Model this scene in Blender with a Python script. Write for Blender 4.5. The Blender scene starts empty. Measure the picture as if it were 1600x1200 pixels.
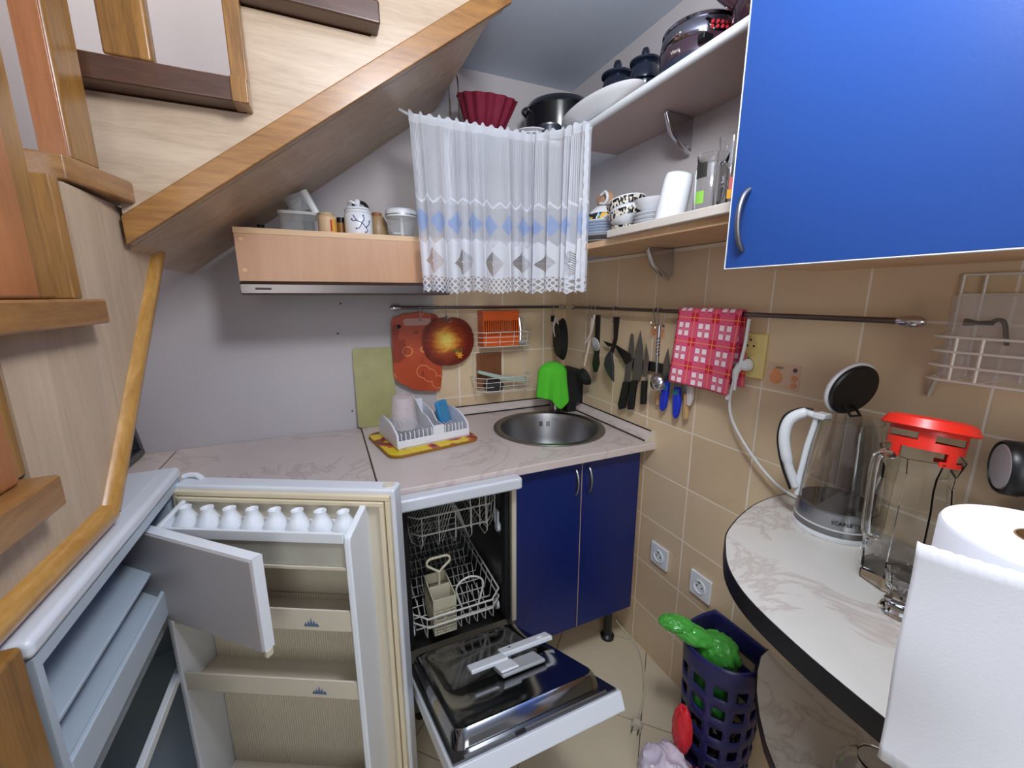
import bpy, bmesh, math, random
from math import sin, cos, pi, radians, sqrt, atan2
from mathutils import Vector, Matrix, Euler

random.seed(7)
SC = bpy.context.scene
COL = SC.collection

# ------------------------------------------------------------------ camera
cam_d = bpy.data.cameras.new('camera')
cam = bpy.data.objects.new('camera', cam_d)
COL.objects.link(cam)
SC.camera = cam
cam_d.sensor_fit = 'HORIZONTAL'
cam_d.sensor_width = 36.0
cam_d.lens = 644.64 / 1600 * 36.0
cam_d.clip_start = 0.02
yaw, pitch, roll = radians(24.07), radians(11.936), radians(-0.121)
_f = Vector((sin(yaw) * cos(pitch), cos(yaw) * cos(pitch), -sin(pitch)))
_r = Vector((cos(yaw), -sin(yaw), 0))
_u = _r.cross(_f)
_r2 = _r * cos(roll) + _u * sin(roll)
_u2 = _u * cos(roll) - _r * sin(roll)
cam.matrix_world = Matrix(((_r2.x, _u2.x, -_f.x, -1.05), (_r2.y, _u2.y, -_f.y, -1.717),
                           (_r2.z, _u2.z, -_f.z, 1.376), (0, 0, 0, 1)))

# ------------------------------------------------------------------ world, lamps, exposure
wd = bpy.data.worlds.new('world')
SC.world = wd
wd.use_nodes = True
wd.node_tree.nodes['Background'].inputs[0].default_value = (0.88, 0.93, 1.0, 1)
wd.node_tree.nodes['Background'].inputs[1].default_value = 0.22

def area(name, loc, target, sx, sy, power, col):
    l = bpy.data.lights.new(name, 'AREA')
    l.shape = 'RECTANGLE'; l.size = sx; l.size_y = sy; l.energy = power; l.color = col
    o = bpy.data.objects.new(name, l)
    COL.objects.link(o)
    o.location = loc
    o.rotation_euler = (Vector(target) - Vector(loc)).to_track_quat('-Z', 'Y').to_euler()
    return o
_pl = bpy.data.lights.new('ceiling_lamp', 'POINT'); _pl.energy = 30.0; _pl.shadow_soft_size = 0.11; _pl.color = (0.93, 0.96, 1.0)
_po = bpy.data.objects.new('ceiling_lamp', _pl); COL.objects.link(_po); _po.location = (-0.74, -1.48, 2.04)
area('doorway_daylight', (-1.45, -3.1, 1.45), (-0.1, -1.1, 1.2), 0.9, 1.8, 15.0, (0.94, 0.97, 1.0))
_sl = bpy.data.lights.new('stairwell_lamp', 'POINT'); _sl.energy = 13.0; _sl.shadow_soft_size = 0.12; _sl.color = (1.0, 0.93, 0.88)
_so = bpy.data.objects.new('stairwell_lamp', _sl); COL.objects.link(_so); _so.location = (-1.55, -0.50, 2.85)
SC.view_settings.view_transform = 'Standard'
SC.view_settings.look = 'None'
SC.view_settings.exposure = 0.22
SC.view_settings.gamma = 1.0
SC.view_settings.use_curve_mapping = False
SC.cycles.use_denoising = True
SC.cycles.max_bounces = 16
SC.cycles.diffuse_bounces = 5
SC.cycles.transparent_max_bounces = 24
SC.cycles.transmission_bounces = 16
SC.cycles.caustics_refractive = False
SC.cycles.caustics_reflective = False
SC.cycles.sample_clamp_indirect = 4.0

# ------------------------------------------------------------------ helpers
def lin(c):
    out = []
    for v in c:
        v /= 255.0
        out.append(v / 12.92 if v <= 0.04045 else ((v + 0.055) / 1.055) ** 2.4)
    return tuple(out)

class S:
    """socket expression"""
    def __init__(s, nt, v): s.nt, s.v = nt, v
    def op(s, o, b=None, c=None):
        n = s.nt.nodes.new('ShaderNodeMath'); n.operation = o
        for i, x in enumerate((s, b, c)):
            if x is None: continue
            if isinstance(x, S): s.nt.links.new(x.v, n.inputs[i])
            else: n.inputs[i].default_value = x
        return S(s.nt, n.outputs[0])
    def __add__(s, o): return s.op('ADD', o)
    def __sub__(s, o): return s.op('SUBTRACT', o)
    def __mul__(s, o): return s.op('MULTIPLY', o)
    def __truediv__(s, o): return s.op('DIVIDE', o)
    def fract(s): return s.op('FRACT')
    def abs(s): return s.op('ABSOLUTE')
    def lt(s, o): return s.op('LESS_THAN', o)
    def gt(s, o): return s.op('GREATER_THAN', o)
    def mn(s, o): return s.op('MINIMUM', o)
    def mx(s, o): return s.op('MAXIMUM', o)
    def inv(s): return s.op('MULTIPLY_ADD', -1.0, 1.0)
    def btw(s, a, b): return s.gt(a) * s.lt(b)

def new_mat(name):
    m = bpy.data.materials.new(name); m.use_nodes = True
    nt = m.node_tree
    return m, nt, nt.nodes['Principled BSDF']

def mixc(nt, fac, a, b):
    n = nt.nodes.new('ShaderNodeMix'); n.data_type = 'RGBA'
    for i, x in ((0, fac), (6, a), (7, b)):
        if isinstance(x, S): nt.links.new(x.v, n.inputs[i])
        elif isinstance(x, (tuple, list)): n.inputs[i].default_value = (*x[:3], 1)
        elif isinstance(x, (int, float)): n.inputs[i].default_value = x
        else: nt.links.new(x, n.inputs[i])
    return n.outputs[2]

def coords(nt, kind='Object', scale=(1, 1, 1)):
    t = nt.nodes.new('ShaderNodeTexCoord')
    mp = nt.nodes.new('ShaderNodeMapping'); mp.inputs['Scale'].default_value = scale
    nt.links.new(t.outputs[kind], mp.inputs[0])
    return mp.outputs[0]

def noise(nt, vec, scale, detail=3, rough=0.5, dist=0.0):
    n = nt.nodes.new('ShaderNodeTexNoise')
    n.inputs['Scale'].default_value = scale; n.inputs['Detail'].default_value = detail
    n.inputs['Roughness'].default_value = rough; n.inputs['Distortion'].default_value = dist
    nt.links.new(vec, n.inputs['Vector'])
    return S(nt, n.outputs[0])

def bump(nt, bs, h, strength, dist=0.002):
    b = nt.nodes.new('ShaderNodeBump'); b.inputs['Strength'].default_value = strength
    b.inputs['Distance'].default_value = dist
    nt.links.new(h.v, b.inputs['Height']); nt.links.new(b.outputs[0], bs.inputs['Normal'])

def mat(name, col, rough=0.5, metal=0.0, var=0.06, scale=6.0, bmp=0.0, bscale=60.0, spec=0.5, coat=0.0):
    m, nt, bs = new_mat(name)
    c = lin(col)
    n = noise(nt, coords(nt), scale, 3)
    dark = tuple(max(0, x * (1 - var * 2)) for x in c); lite = tuple(min(1, x * (1 + var * 1.2)) for x in c)
    nt.links.new(mixc(nt, n, dark, lite), bs.inputs['Base Color'])
    bs.inputs['Roughness'].default_value = rough
    bs.inputs['Metallic'].default_value = metal
    bs.inputs['Specular IOR Level'].default_value = spec
    bs.inputs['Coat Weight'].default_value = coat
    if bmp: bump(nt, bs, noise(nt, coords(nt), bscale, 4), bmp)
    return m

def wood(name, dark, lite, grain=(1, 1, 1), rough=0.35, coat=0.2, scale=3.0, dist=1.2):
    m, nt, bs = new_mat(name)
    v = coords(nt, 'Object', grain)
    n1 = noise(nt, v, scale, 5, 0.6, dist)
    n2 = noise(nt, v, scale * 9, 3, 0.6, 0.4)
    f = n1 * 0.7 + n2 * 0.3
    r = nt.nodes.new('ShaderNodeMapRange'); r.inputs[1].default_value = 0.35; r.inputs[2].default_value = 0.65
    nt.links.new(f.v, r.inputs[0])
    nt.links.new(mixc(nt, S(nt, r.outputs[0]), lin(dark), lin(lite)), bs.inputs['Base Color'])
    bs.inputs['Roughness'].default_value = rough
    bs.inputs['Coat Weight'].default_value = coat; bs.inputs['Coat Roughness'].default_value = 0.2
    bump(nt, bs, n2, 0.12, 0.001)
    return m

def glass(name, tint=(1, 1, 1), rough=0.02, ior=1.45):
    m, nt, bs = new_mat(name)
    bs.inputs['Base Color'].default_value = (*tint, 1)
    bs.inputs['Transmission Weight'].default_value = 1.0
    bs.inputs['Roughness'].default_value = rough; bs.inputs['IOR'].default_value = ior
    # light passes through clear walls instead of casting a solid shadow (thin glass transmits most light)
    return m

def film(name, col, alpha, rough=0.25):
    """thin translucent plastic film"""
    m, nt, bs = new_mat(name)
    n = noise(nt, coords(nt), 14, 3)
    nt.links.new(mixc(nt, n, lin(col), tuple(min(1, x * 1.5 + .02) for x in lin(col))), bs.inputs['Base Color'])
    bs.inputs['Roughness'].default_value = rough
    bs.inputs['Alpha'].default_value = alpha
    return m

class MB:
    def __init__(s, M=None):
        s.v, s.f, s.uv, s.M = [], [], [], M
    def add(s, vs, fs, uvs=None):
        o = len(s.v)
        for p in vs:
            p = Vector(p)
            if s.M is not None: p = s.M @ p
            s.v.append(p)
        s.f += [tuple(o + i for i in f) for f in fs]
        s.uv += list(uvs) if uvs else [(0, 0)] * len(vs)
        return s
    def box(s, x0, x1, y0, y1, z0, z1, T=None):
        vs = [Vector((x, y, z)) for x in (x0, x1) for y in (y0, y1) for z in (z0, z1)]
        if T is not None: vs = [T @ v for v in vs]
        return s.add(vs, [(0, 1, 3, 2), (4, 6, 7, 5), (0, 4, 5, 1), (2, 3, 7, 6), (0, 2, 6, 4), (1, 5, 7, 3)])
    def prism(s, pts, ax, a, b, T=None):
        """pts 2D polygon; ax = extrusion axis; other two in cyclic order x:(y,z) y:(x,z) z:(x,y)"""
        def mk(p, t):
            v = Vector((t, p[0], p[1]) if ax == 'x' else (p[0], t, p[1]) if ax == 'y' else (p[0], p[1], t))
            return T @ v if T is not None else v
        n = len(pts)
        vs = [mk(p, a) for p in pts] + [mk(p, b) for p in pts]
        fs = [tuple(range(n))[::-1], tuple(range(n, 2 * n))] + [(i, (i + 1) % n, n + (i + 1) % n, n + i) for i in range(n)]
        return s.add(vs, fs)
    def lathe(s, prof, c=(0, 0, 0), seg=32, T=None, closed=False, caps=True):
        """prof [(r,z)]"""
        vs, fs = [], []
        k = len(prof)
        for i in range(seg):
            a = 2 * pi * i / seg
            for r, z in prof:
                v = Vector((r * cos(a), r * sin(a), z))
                if T is not None: v = T @ v
                vs.append(v + Vector(c))
        for i in range(seg):
            j = (i + 1) % seg
            for q in range(k - 1 if not closed else k):
                q2 = (q + 1) % k
                fs.append((i * k + q, j * k + q, j * k + q2, i * k + q2))
        if not closed and caps:
            if prof[0][0] > 1e-4: fs.append(tuple(i * k for i in range(seg))[::-1])
            if prof[-1][0] > 1e-4: fs.append(tuple(i * k + k - 1 for i in range(seg)))
        return s.add(vs, fs)
    def cyl(s, p0, p1, r, seg=12, r2=None):
        return s.tube([p0, p1], [r, r if r2 is None else r2], seg)
    def tube(s, path, r, seg=8, closed=False):
        P = [Vector(p) for p in path]
        n = len(P)
        R = r if isinstance(r, (list, tuple)) else [r] * n
        vs, fs = [], []
        up = None
        for i in range(n):
            a = P[(i - 1) % n] if (closed or i > 0) else P[i]
            b = P[(i + 1) % n] if (closed or i < n - 1) else P[i]
            t = (b - a)
            t = t.normalized() if t.length > 1e-9 else Vector((0, 0, 1))
            if up is None:
                up = Vector((0, 0, 1)) if abs(t.z) < 0.9 else Vector((1, 0, 0))
            u = (up - t * up.dot(t))
            if u.length < 1e-6: u = t.orthogonal()
            u.normalize(); w = t.cross(u); up = u
            for j in range(seg):
                an = 2 * pi * j / seg
                vs.append(P[i] + (u * cos(an) + w * sin(an)) * R[i])
        m = n if closed else n - 1
        for i in range(m):
            i2 = (i + 1) % n
            for j in range(seg):
                j2 = (j + 1) % seg
                fs.append((i * seg + j, i * seg + j2, i2 * seg + j2, i2 * seg + j))
        if not closed:
            fs.append(tuple(range(seg))[::-1]); fs.append(tuple((n - 1) * seg + j for j in range(seg)))
        return s.add(vs, fs)
    def grid(s, fn, nu, nv, uvfn=None, th=0.0, nrm=None):
        vs, uvs = [], []
        for i in range(nu + 1):
            for j in range(nv + 1):
                u, v = i / nu, j / nv
                vs.append(Vector(fn(u, v))); uvs.append(uvfn(u, v) if uvfn else (u, v))
        fs = [(i * (nv + 1) + j, (i + 1) * (nv + 1) + j, (i + 1) * (nv + 1) + j + 1, i * (nv + 1) + j + 1) for i in range(nu) for j in range(nv)]
        return s.add(vs, fs, uvs)
    def ball(s, c, r, seg=16, sc=(1, 1, 1), T=None):
        k = seg // 2
        prof = [(sin(pi * i / k), -cos(pi * i / k)) for i in range(k + 1)]
        M = Matrix.Diagonal((sc[0] * r, sc[1] * r, sc[2] * r)).to_4x4()
        if T is not None: M = T @ M
        prof[0] = (1e-5, -1); prof[-1] = (1e-5, 1)
        return s.lathe(prof, c, seg, M)
    def build(s, name, m, parent=None, smooth=40, bev=0.0, bseg=2, solid=0.0, sub=0):
        org = origin_of(parent) if parent is not None else None
        me = bpy.data.meshes.new(name)
        vs = s.v
        o = bpy.data.objects.new(name, me)
        if parent is None:
            xs = [v.x for v in vs]; ys = [v.y for v in vs]; zs = [v.z for v in vs]
            org = Vector(((min(xs) + max(xs)) / 2, (min(ys) + max(ys)) / 2, min(zs)))
            o.location = org
            ORG[o.name] = org
        else:
            o.parent = parent
            ORG[o.name] = org
        me.from_pydata([v - org for v in vs], [], s.f)
        me.validate()
        uvl = me.uv_layers.new(name='UVMap')
        for lp in me.loops: uvl.data[lp.index].uv = s.uv[lp.vertex_index]
        bmn = bmesh.new(); bmn.from_mesh(me)
        bmesh.ops.recalc_face_normals(bmn, faces=bmn.faces)
        bmn.to_mesh(me); bmn.free()
        if smooth:
            for p in me.polygons: p.use_smooth = True
            me.set_sharp_from_angle(angle=radians(smooth))
        me.materials.append(m)
        if solid:
            md = o.modifiers.new('s', 'SOLIDIFY'); md.thickness = solid; md.offset = 0
        if bev:
            md = o.modifiers.new('b', 'BEVEL'); md.width = bev; md.segments = bseg; md.limit_method = 'ANGLE'; md.angle_limit = radians(50)
            md.harden_normals = True
        if sub:
            md = o.modifiers.new('u', 'SUBSURF'); md.levels = sub; md.render_levels = sub
        COL.objects.link(o)
        return o
ORG = {}
def origin_of(o): return ORG[o.name]

def tag(o, label=None, cat=None, group=None, kind=None):
    if label: o['label'] = label
    if cat: o['category'] = cat
    if group: o['group'] = group
    if kind: o['kind'] = kind
    return o
def thing(name, loc, label, cat, group=None):
    o = bpy.data.objects.new(name, None); COL.objects.link(o)
    o.empty_display_size = 0.05
    o.location = loc; ORG[o.name] = Vector(loc)
    return tag(o, label, cat, group)
def struct(o): o['kind'] = 'structure'; return o
def copy_tree(o, parent=None, loc=None):
    c = o.copy(); COL.objects.link(c)
    ORG[c.name] = Vector(loc) if loc is not None else ORG.get(o.name, Vector((0, 0, 0)))
    if parent is not None: c.parent = parent
    if loc is not None: c.location = loc
    for ch in [x for x in ALLOBJ(o)]: copy_tree(ch, c)
    return c
def ALLOBJ(o): return [x for x in COL.objects if x.parent == o]
def bez(p0, p1, p2, p3, n=12):
    P = [Vector(p) for p in (p0, p1, p2, p3)]
    return [P[0] * (1 - t) ** 3 + P[1] * 3 * t * (1 - t) ** 2 + P[2] * 3 * t * t * (1 - t) + P[3] * t ** 3 for t in [i / n for i in range(n + 1)]]
def crv(pts, n=6):
    """Catmull-Rom"""
    P = [Vector(p) for p in pts]; P = [P[0] * 2 - P[1]] + P + [P[-1] * 2 - P[-2]]
    out = []
    for i in range(1, len(P) - 2):
        for k in range(n):
            t = k / n
            out.append(0.5 * ((2 * P[i]) + (P[i + 1] - P[i - 1]) * t + (2 * P[i - 1] - 5 * P[i] + 4 * P[i + 1] - P[i + 2]) * t * t + (3 * P[i] - P[i - 1] - 3 * P[i + 1] + P[i + 2]) * t ** 3))
    out.append(P[-2]); return out
def text(name, body, size, M, m, parent, ext=0.0004):
    cu = bpy.data.curves.new(name, 'FONT'); cu.body = body; cu.size = size; cu.extrude = ext
    cu.align_x = 'CENTER'; cu.align_y = 'CENTER'
    t = bpy.data.objects.new('tmp', cu)
    COL.objects.link(t)
    dg = bpy.context.evaluated_depsgraph_get()
    me = bpy.data.meshes.new_from_object(t.evaluated_get(dg))
    COL.objects.unlink(t); bpy.data.objects.remove(t)
    org = origin_of(parent)
    me.transform(Matrix.Translation(-org) @ M)
    me.materials.clear(); me.materials.append(m)
    o = bpy.data.objects.new(name, me); COL.objects.link(o); o.parent = parent
    ORG[o.name] = org
    return o
def clip(poly, x0, x1, y0, y1):
    for ax, v, sgn in ((0, x0, 1), (0, x1, -1), (1, y0, 1), (1, y1, -1)):
        out = []
        for i in range(len(poly)):
            a, b = poly[i - 1], poly[i]
            da, db = sgn * (a[ax] - v), sgn * (b[ax] - v)
            if (da >= 0) != (db >= 0):
                t = da / (da - db); out.append((a[0] + (b[0] - a[0]) * t, a[1] + (b[1] - a[1]) * t))
            if db >= 0: out.append(b)
        poly = out
        if not poly: return []
    return poly
def area2(p): return abs(sum(p[i - 1][0] * p[i][1] - p[i][0] * p[i - 1][1] for i in range(len(p)))) / 2

# ------------------------------------------------------------------ materials
M_plaster = mat('plaster', (196, 191, 192), 0.8, var=0.03, scale=2.5, bmp=0.15, bscale=140)
M_ceil = mat('ceiling_paint', (206, 216, 232), 0.8, var=0.02, scale=2)
M_grout = mat('grout', (240, 230, 214), 0.85, var=0.05, scale=30)
def tile_mat(name, a, b, rough):
    m, nt, bs = new_mat(name)
    n = noise(nt, coords(nt, 'Object'), 5.0, 3, 0.55)
    oi = nt.nodes.new('ShaderNodeObjectInfo')
    f = n * 0.75 + S(nt, oi.outputs['Random']) * 0.35
    nt.links.new(mixc(nt, f, lin(a), lin(b)), bs.inputs['Base Color'])
    bs.inputs['Roughness'].default_value = rough
    n2 = noise(nt, coords(nt, 'Object'), 22, 2)
    bump(nt, bs, n2, 0.06, 0.002)
    return m
M_tile = tile_mat('wall_tile', (206, 177, 142), (226, 205, 170), 0.28)
M_ftile = tile_mat('floor_tile', (196, 180, 150), (214, 202, 176), 0.3)
M_fgrout = mat('floor_grout', (110, 92, 72), 0.9)
M_oak = wood('oak', (124, 82, 38), (166, 118, 60), (1.2, 12, 12), 0.3, 0.35)
M_oak_v = wood('oak_upright', (112, 76, 34), (158, 112, 54), (12, 12, 1.0), 0.3, 0.35)
M_oak_y = wood('oak_lengthwise', (118, 78, 40), (156, 112, 62), (12, 1.2, 12), 0.3, 0.35)
M_oak_shade = wood('oak_shaded_step', (64, 40, 28), (92, 60, 42), (1.2, 10, 10), 0.35, 0.3)  # oak with the shadow on the upper treads put into its colour
M_oak_or = wood('oak_orange', (140, 84, 44), (168, 106, 62), (10, 10, 0.8), 0.3, 0.4)
M_gold = wood('golden_oak', (160, 112, 46), (200, 154, 84), (9, 2, 2), 0.3, 0.35)
M_pale = wood('pale_veneer', (174, 150, 124), (200, 178, 152), (1.0, 9, 9), 0.4, 0.1, 2.5)
M_pale_v = wood('pale_veneer_upright', (172, 150, 124), (196, 174, 148), (9, 9, 0.8), 0.4, 0.1, 2.5)
M_beech = wood('beech_veneer', (186, 138, 102), (196, 150, 114), (9, 9, 0.9), 0.4, 0.1, 2.0, 0.5)
M_beech_e = wood('beech_edge', (200, 160, 118), (216, 180, 138), (1, 9, 9), 0.4, 0.1, 2.0, 0.5)
M_shelf_un = mat('shelf_laminate', (186, 164, 158), 0.5, var=0.05)
M_white = mat('white_plastic', (226, 230, 234), 0.3, var=0.02)
M_white_en = mat('white_enamel', (210, 214, 220), 0.28, var=0.02)
M_cream = mat('cream_plastic', (206, 196, 176), 0.4, var=0.04)
M_gasket = mat('gasket_rubber', (216, 202, 172), 0.5, var=0.05)
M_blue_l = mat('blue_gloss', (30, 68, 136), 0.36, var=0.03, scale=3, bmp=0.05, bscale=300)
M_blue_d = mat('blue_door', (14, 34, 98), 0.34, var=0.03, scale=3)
M_chrome = mat('chrome', (205, 205, 210), 0.14, 1.0, var=0.03)
M_steel = mat('brushed_steel', (150, 150, 152), 0.36, 1.0, var=0.05, scale=12)
M_dsteel = mat('tub_steel', (120, 122, 124), 0.3, 1.0, var=0.08)
M_darkrail = mat('dark_steel_rail', (120, 112, 110), 0.28, 1.0, var=0.05)
M_black = mat('black_plastic', (18, 18, 20), 0.38, var=0.1)
M_blackm = mat('matt_black', (10, 10, 11), 0.75, var=0.1)
M_rubber = mat('black_edge_band', (16, 16, 20), 0.45, var=0.05)
M_wire = mat('white_wire', (222, 218, 208), 0.35, var=0.05)
M_rackw = mat('rack_wire', (196, 192, 184), 0.35, var=0.08)
M_card = mat('cardboard', (150, 112, 72), 0.9, var=0.1)
M_ceram = mat('white_ceramic', (232, 234, 238), 0.18, var=0.02, coat=0.3)
M_red = mat('red_plastic', (216, 40, 26), 0.35, var=0.05)
M_glass = glass('clear_glass', (0.97, 0.98, 0.98))
M_gl_thin = film('clear_plastic', (200, 206, 212), 0.17, 0.08)

def marble(name, base, vein, scale=4.0):
    m, nt, bs = new_mat(name)
    v = coords(nt, 'Object', (1, 1.0, 1))
    n = noise(nt, v, scale, 6, 0.62, 1.6)
    vn = (n - 0.5).abs()
    r = nt.nodes.new('ShaderNodeMapRange'); r.inputs[1].default_value = 0.0; r.inputs[2].default_value = 0.035
    r.inputs[3].default_value = 1.0; r.inputs[4].default_value = 0.0
    nt.links.new(vn.v, r.inputs[0])
    n2 = noise(nt, v, 2.0, 2)
    n3 = noise(nt, v, 11, 5, 0.6, 0.5)
    c1 = mixc(nt, n3, tuple(x * 0.86 for x in lin(base)), lin(base))
    f = S(nt, r.outputs[0]) * n2.gt(0.47) * 0.42
    nt.links.new(mixc(nt, f, c1, lin(vein)), bs.inputs['Base Color'])
    bs.inputs['Roughness'].default_value = 0.25
    return m
M_top = marble('pinkish_marble_laminate', (214, 200, 194), (168, 146, 138), 3.0)
M_table = marble('grey_marble_laminate', (202, 198, 190), (150, 126, 118), 3.6)
# ------------------------------------------------------------------ room shell
fl = struct(MB().box(-2.3, 0.0, -2.7, 0.0, -0.08, -0.008).build('floor', M_fgrout, smooth=0))
s2 = sqrt(0.5); TS = 0.335
for i in range(-14, 14):
    for j in range(-14, 14):
        g = 0.0015
        q = []
        for a, b in ((i * TS + g, j * TS + g), ((i + 1) * TS - g, j * TS + g), ((i + 1) * TS - g, (j + 1) * TS - g), (i * TS + g, (j + 1) * TS - g)):
            q.append((-0.215 + (a + b) * s2, -0.885 + (a - b) * s2))
        q = clip(q, -2.3, -0.001, -2.7, -0.001)
        if len(q) > 2 and area2(q) > 0.0005:
            if sum(q[k - 1][0] * q[k][1] - q[k][0] * q[k - 1][1] for k in range(len(q))) < 0: q = q[::-1]
            MB().prism(q, 'z', -0.008, 0.0).build('floor_tile', M_ftile, fl, smooth=0)
wb = struct(MB().box(-2.3, 0.12, 0.0, 0.12, -0.08, 3.1).build('wall_back', M_plaster, smooth=0))
wr = struct(MB().box(0.0, 0.12, -2.7, 0.0, -0.08, 3.1).build('wall_right', M_plaster, smooth=0))
wf = struct(MB().box(-2.42, -1.75, -2.8, -2.7, -0.08, 3.1).box(-0.35, 0.12, -2.8, -2.7, -0.08, 3.1).box(-1.75, -0.35, -2.8, -2.7, 2.1, 3.1).build('wall_front', M_plaster, smooth=0))
wl = struct(MB().box(-2.42, -2.3, -2.7, 0.12, -0.08, 3.1).build('wall_left', M_plaster, smooth=0))
# ceiling with the stair opening at the back left
ce = struct(MB().box(-0.54, 0.0, -2.7, 0.0, 2.235, 2.36).box(-2.3, -0.54, -2.7, -0.72, 2.235, 2.36).build('ceiling', M_ceil, smooth=0))
struct(MB().box(-2.42, 0.12, -0.84, 0.12, 3.1, 3.2).build('ceiling', M_plaster, smooth=0))
struct(MB().box(-2.3, 0.0, -0.84, -0.72, 2.36, 3.1).build('wall_stairwell', M_plaster, smooth=0))
# tiles, right wall
rows = [i * 0.1908 - 0.0083 for i in range(0, 9)]
MB().box(-0.0072, 0.0, -2.7, 0.0, 0.0, 1.526).build('grout', M_grout, wr, smooth=0)
MB().box(-0.64, -0.0072, -0.0072, 0.0, 0.80, 1.526).build('grout', M_grout, wb, smooth=0)
ycols = [-0.1825 - 0.2065 * k for k in range(0, 13)]
ye = [-0.0035] + ycols
for zi in range(8):
    z0, z1 = max(0.0, rows[zi]) + 0.0025, min(1.528, rows[zi + 1]) - 0.0025
    for k in range(len(ye) - 1):
        y1, y0 = ye[k] - 0.0025, max(-2.7, ye[k + 1]) + 0.0025
        if y1 - y0 < 0.01: continue
        MB().box(-0.008, -0.0066, y0, y1, z0, z1).build('tile', M_tile, wr, smooth=0)
xe = [-0.008, -0.125, -0.3315, -0.538, -0.64]
for zi in range(4, 8):
    z0, z1 = max(0.80, rows[zi]) + 0.0025, min(1.528, rows[zi + 1]) - 0.0025
    for k in range(len(xe) - 1):
        MB().box(xe[k + 1] + 0.0025, xe[k] - 0.0025, -0.008, -0.0066, z0, z1).build('tile', M_tile, wb, smooth=0)
# small dark fixing holes left in the plaster
for (x, z) in ((-0.993, 1.352), (-1.012, 1.24), (-0.984, 0.93)):
    MB().cyl((x, -0.0012, z), (x, 0.0, z), 0.0035, 10).build('fixing_hole', M_blackm, wb)
# fruit motifs on two wall tiles
M_pear = mat('motif_orange', (222, 150, 100), 0.4, var=0.15, scale=40)
M_leafm = mat('motif_leaf', (150, 128, 96), 0.4)
M_mbg = mat('motif_ground', (216, 184, 156), 0.35)
M_purple = mat('motif_purple', (96, 72, 96), 0.4)
def motif(cy, cz, w, name='fruit_motif'):
    h = w * 0.75
    mb = MB().box(-0.0088, -0.008, cy - w / 2, cy + w / 2, cz - h / 2, cz + h / 2)
    o = mb.build(name, M_mbg, wr, smooth=0)
    X = Matrix.Rotation(radians(-90), 4, 'Y')
    LY = [0]
    def disc(y, z, ry, rz, m, nm):
        LY[0] += 1
        mb = MB(); n = 18
        mb.prism([(y + ry * cos(2 * pi * i / n), z + rz * sin(2 * pi * i / n)) for i in range(n)], 'x', -0.0092 - 0.00025 * LY[0], -0.0088)
        mb.build(nm, m, o, smooth=0)
    disc(cy + w * 0.2, cz - h * 0.08, w * 0.2, h * 0.27, M_pear, 'pear_body')
    disc(cy + w * 0.2, cz + h * 0.18, w * 0.1, h * 0.16, M_pear, 'pear_neck')
    disc(cy + w * 0.12, cz + h * 0.33, w * 0.12, h * 0.05, M_leafm, 'leaf')
    disc(cy - w * 0.34, cz + h * 0.3, w * 0.06, h * 0.08, M_purple, 'plum')
    disc(cy - w * 0.34, cz - h * 0.02, w * 0.085, h * 0.11, M_pear, 'small_fruit')
    disc(cy - w * 0.34, cz - h * 0.3, w * 0.085, h * 0.11, M_pear, 'small_fruit')
motif(-1.062, 1.178, 0.085)
motif(-0.617, 1.262, 0.075)

# ------------------------------------------------------------------ staircase
st = thing('staircase', (-1.2, -0.5, 0.98), 'winding oak staircase with pale veneer stringers rising over the worktop', 'staircase')
def zl(x): return 1.480 + 0.737 * (x + 1.402)
MB().prism([(-1.402, 1.482), (-1.402, 1.57), (-1.43, 1.57), (-1.43, 1.756), (-1.165, 1.756), (-1.165, 1.955), (-0.90, 1.955), (-0.90, 2.155),
            (-0.62, 2.155), (-0.62, 2.34), (-0.565, 2.34), (-0.565, zl(-0.565))], 'y', -0.60, -0.57).build('stringer', M_pale, st, smooth=0)
MB().prism([(-1.402, zl(-1.402) - 0.002), (-1.402, 1.535), (-0.56, zl(-0.56) + 0.055), (-0.548, zl(-0.56) + 0.03), (-0.555, zl(-0.56) - 0.002)], 'y', -0.612, -0.6005).build('edge_trim', M_oak, st, bev=0.003)
MB().prism([(-1.44, zl(-1.44)), (-1.44, zl(-1.44) + 0.02), (-0.60, zl(-0.60) + 0.02), (-0.60, zl(-0.60))], 'y', -0.57, -0.001).build('soffit_panel', M_pale, st, smooth=0)
# treads
MB().box(-1.487, -1.154, -0.65, -0.002, 1.759, 1.804).build('tread', M_oak_shade, st, bev=0.004)
MB().box(-1.175, -0.885, -0.65, -0.002, 1.958, 2.003).build('tread', M_oak_shade, st, bev=0.004)
MB().box(-0.905, -0.62, -0.65, -0.002, 2.158, 2.203).build('tread', M_oak_shade, st, bev=0.004)
MB().box(-1.182, -1.152, -0.632, -0.002, 1.804, 1.957).box(-1.182, -1.152, -0.655, -0.6, 1.757, 1.804).build('riser', M_oak_v, st, bev=0.003)
MB().box(-0.912, -0.888, -0.632, -0.002, 2.003, 2.157).build('riser', M_oak_v, st, bev=0.003)
MB().prism([(-1.445, -0.785), (-1.407, -0.775), (-1.378, -0.615), (-1.378, -0.56), (-1.46, -0.56), (-1.9, -0.25), (-2.29, -0.25), (-2.29, -0.80)], 'z', 1.56, 1.60).build('tread', M_oak_y, st, bev=0.004)
MB().box(-1.95, -1.375, -1.09, -0.815, 1.335, 1.374).build('tread', M_oak_y, st, bev=0.004)
MB().box(-1.95, -1.375, -1.32, -1.033, 1.115, 1.157).build('tread', M_oak_y, st, bev=0.004)
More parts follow.
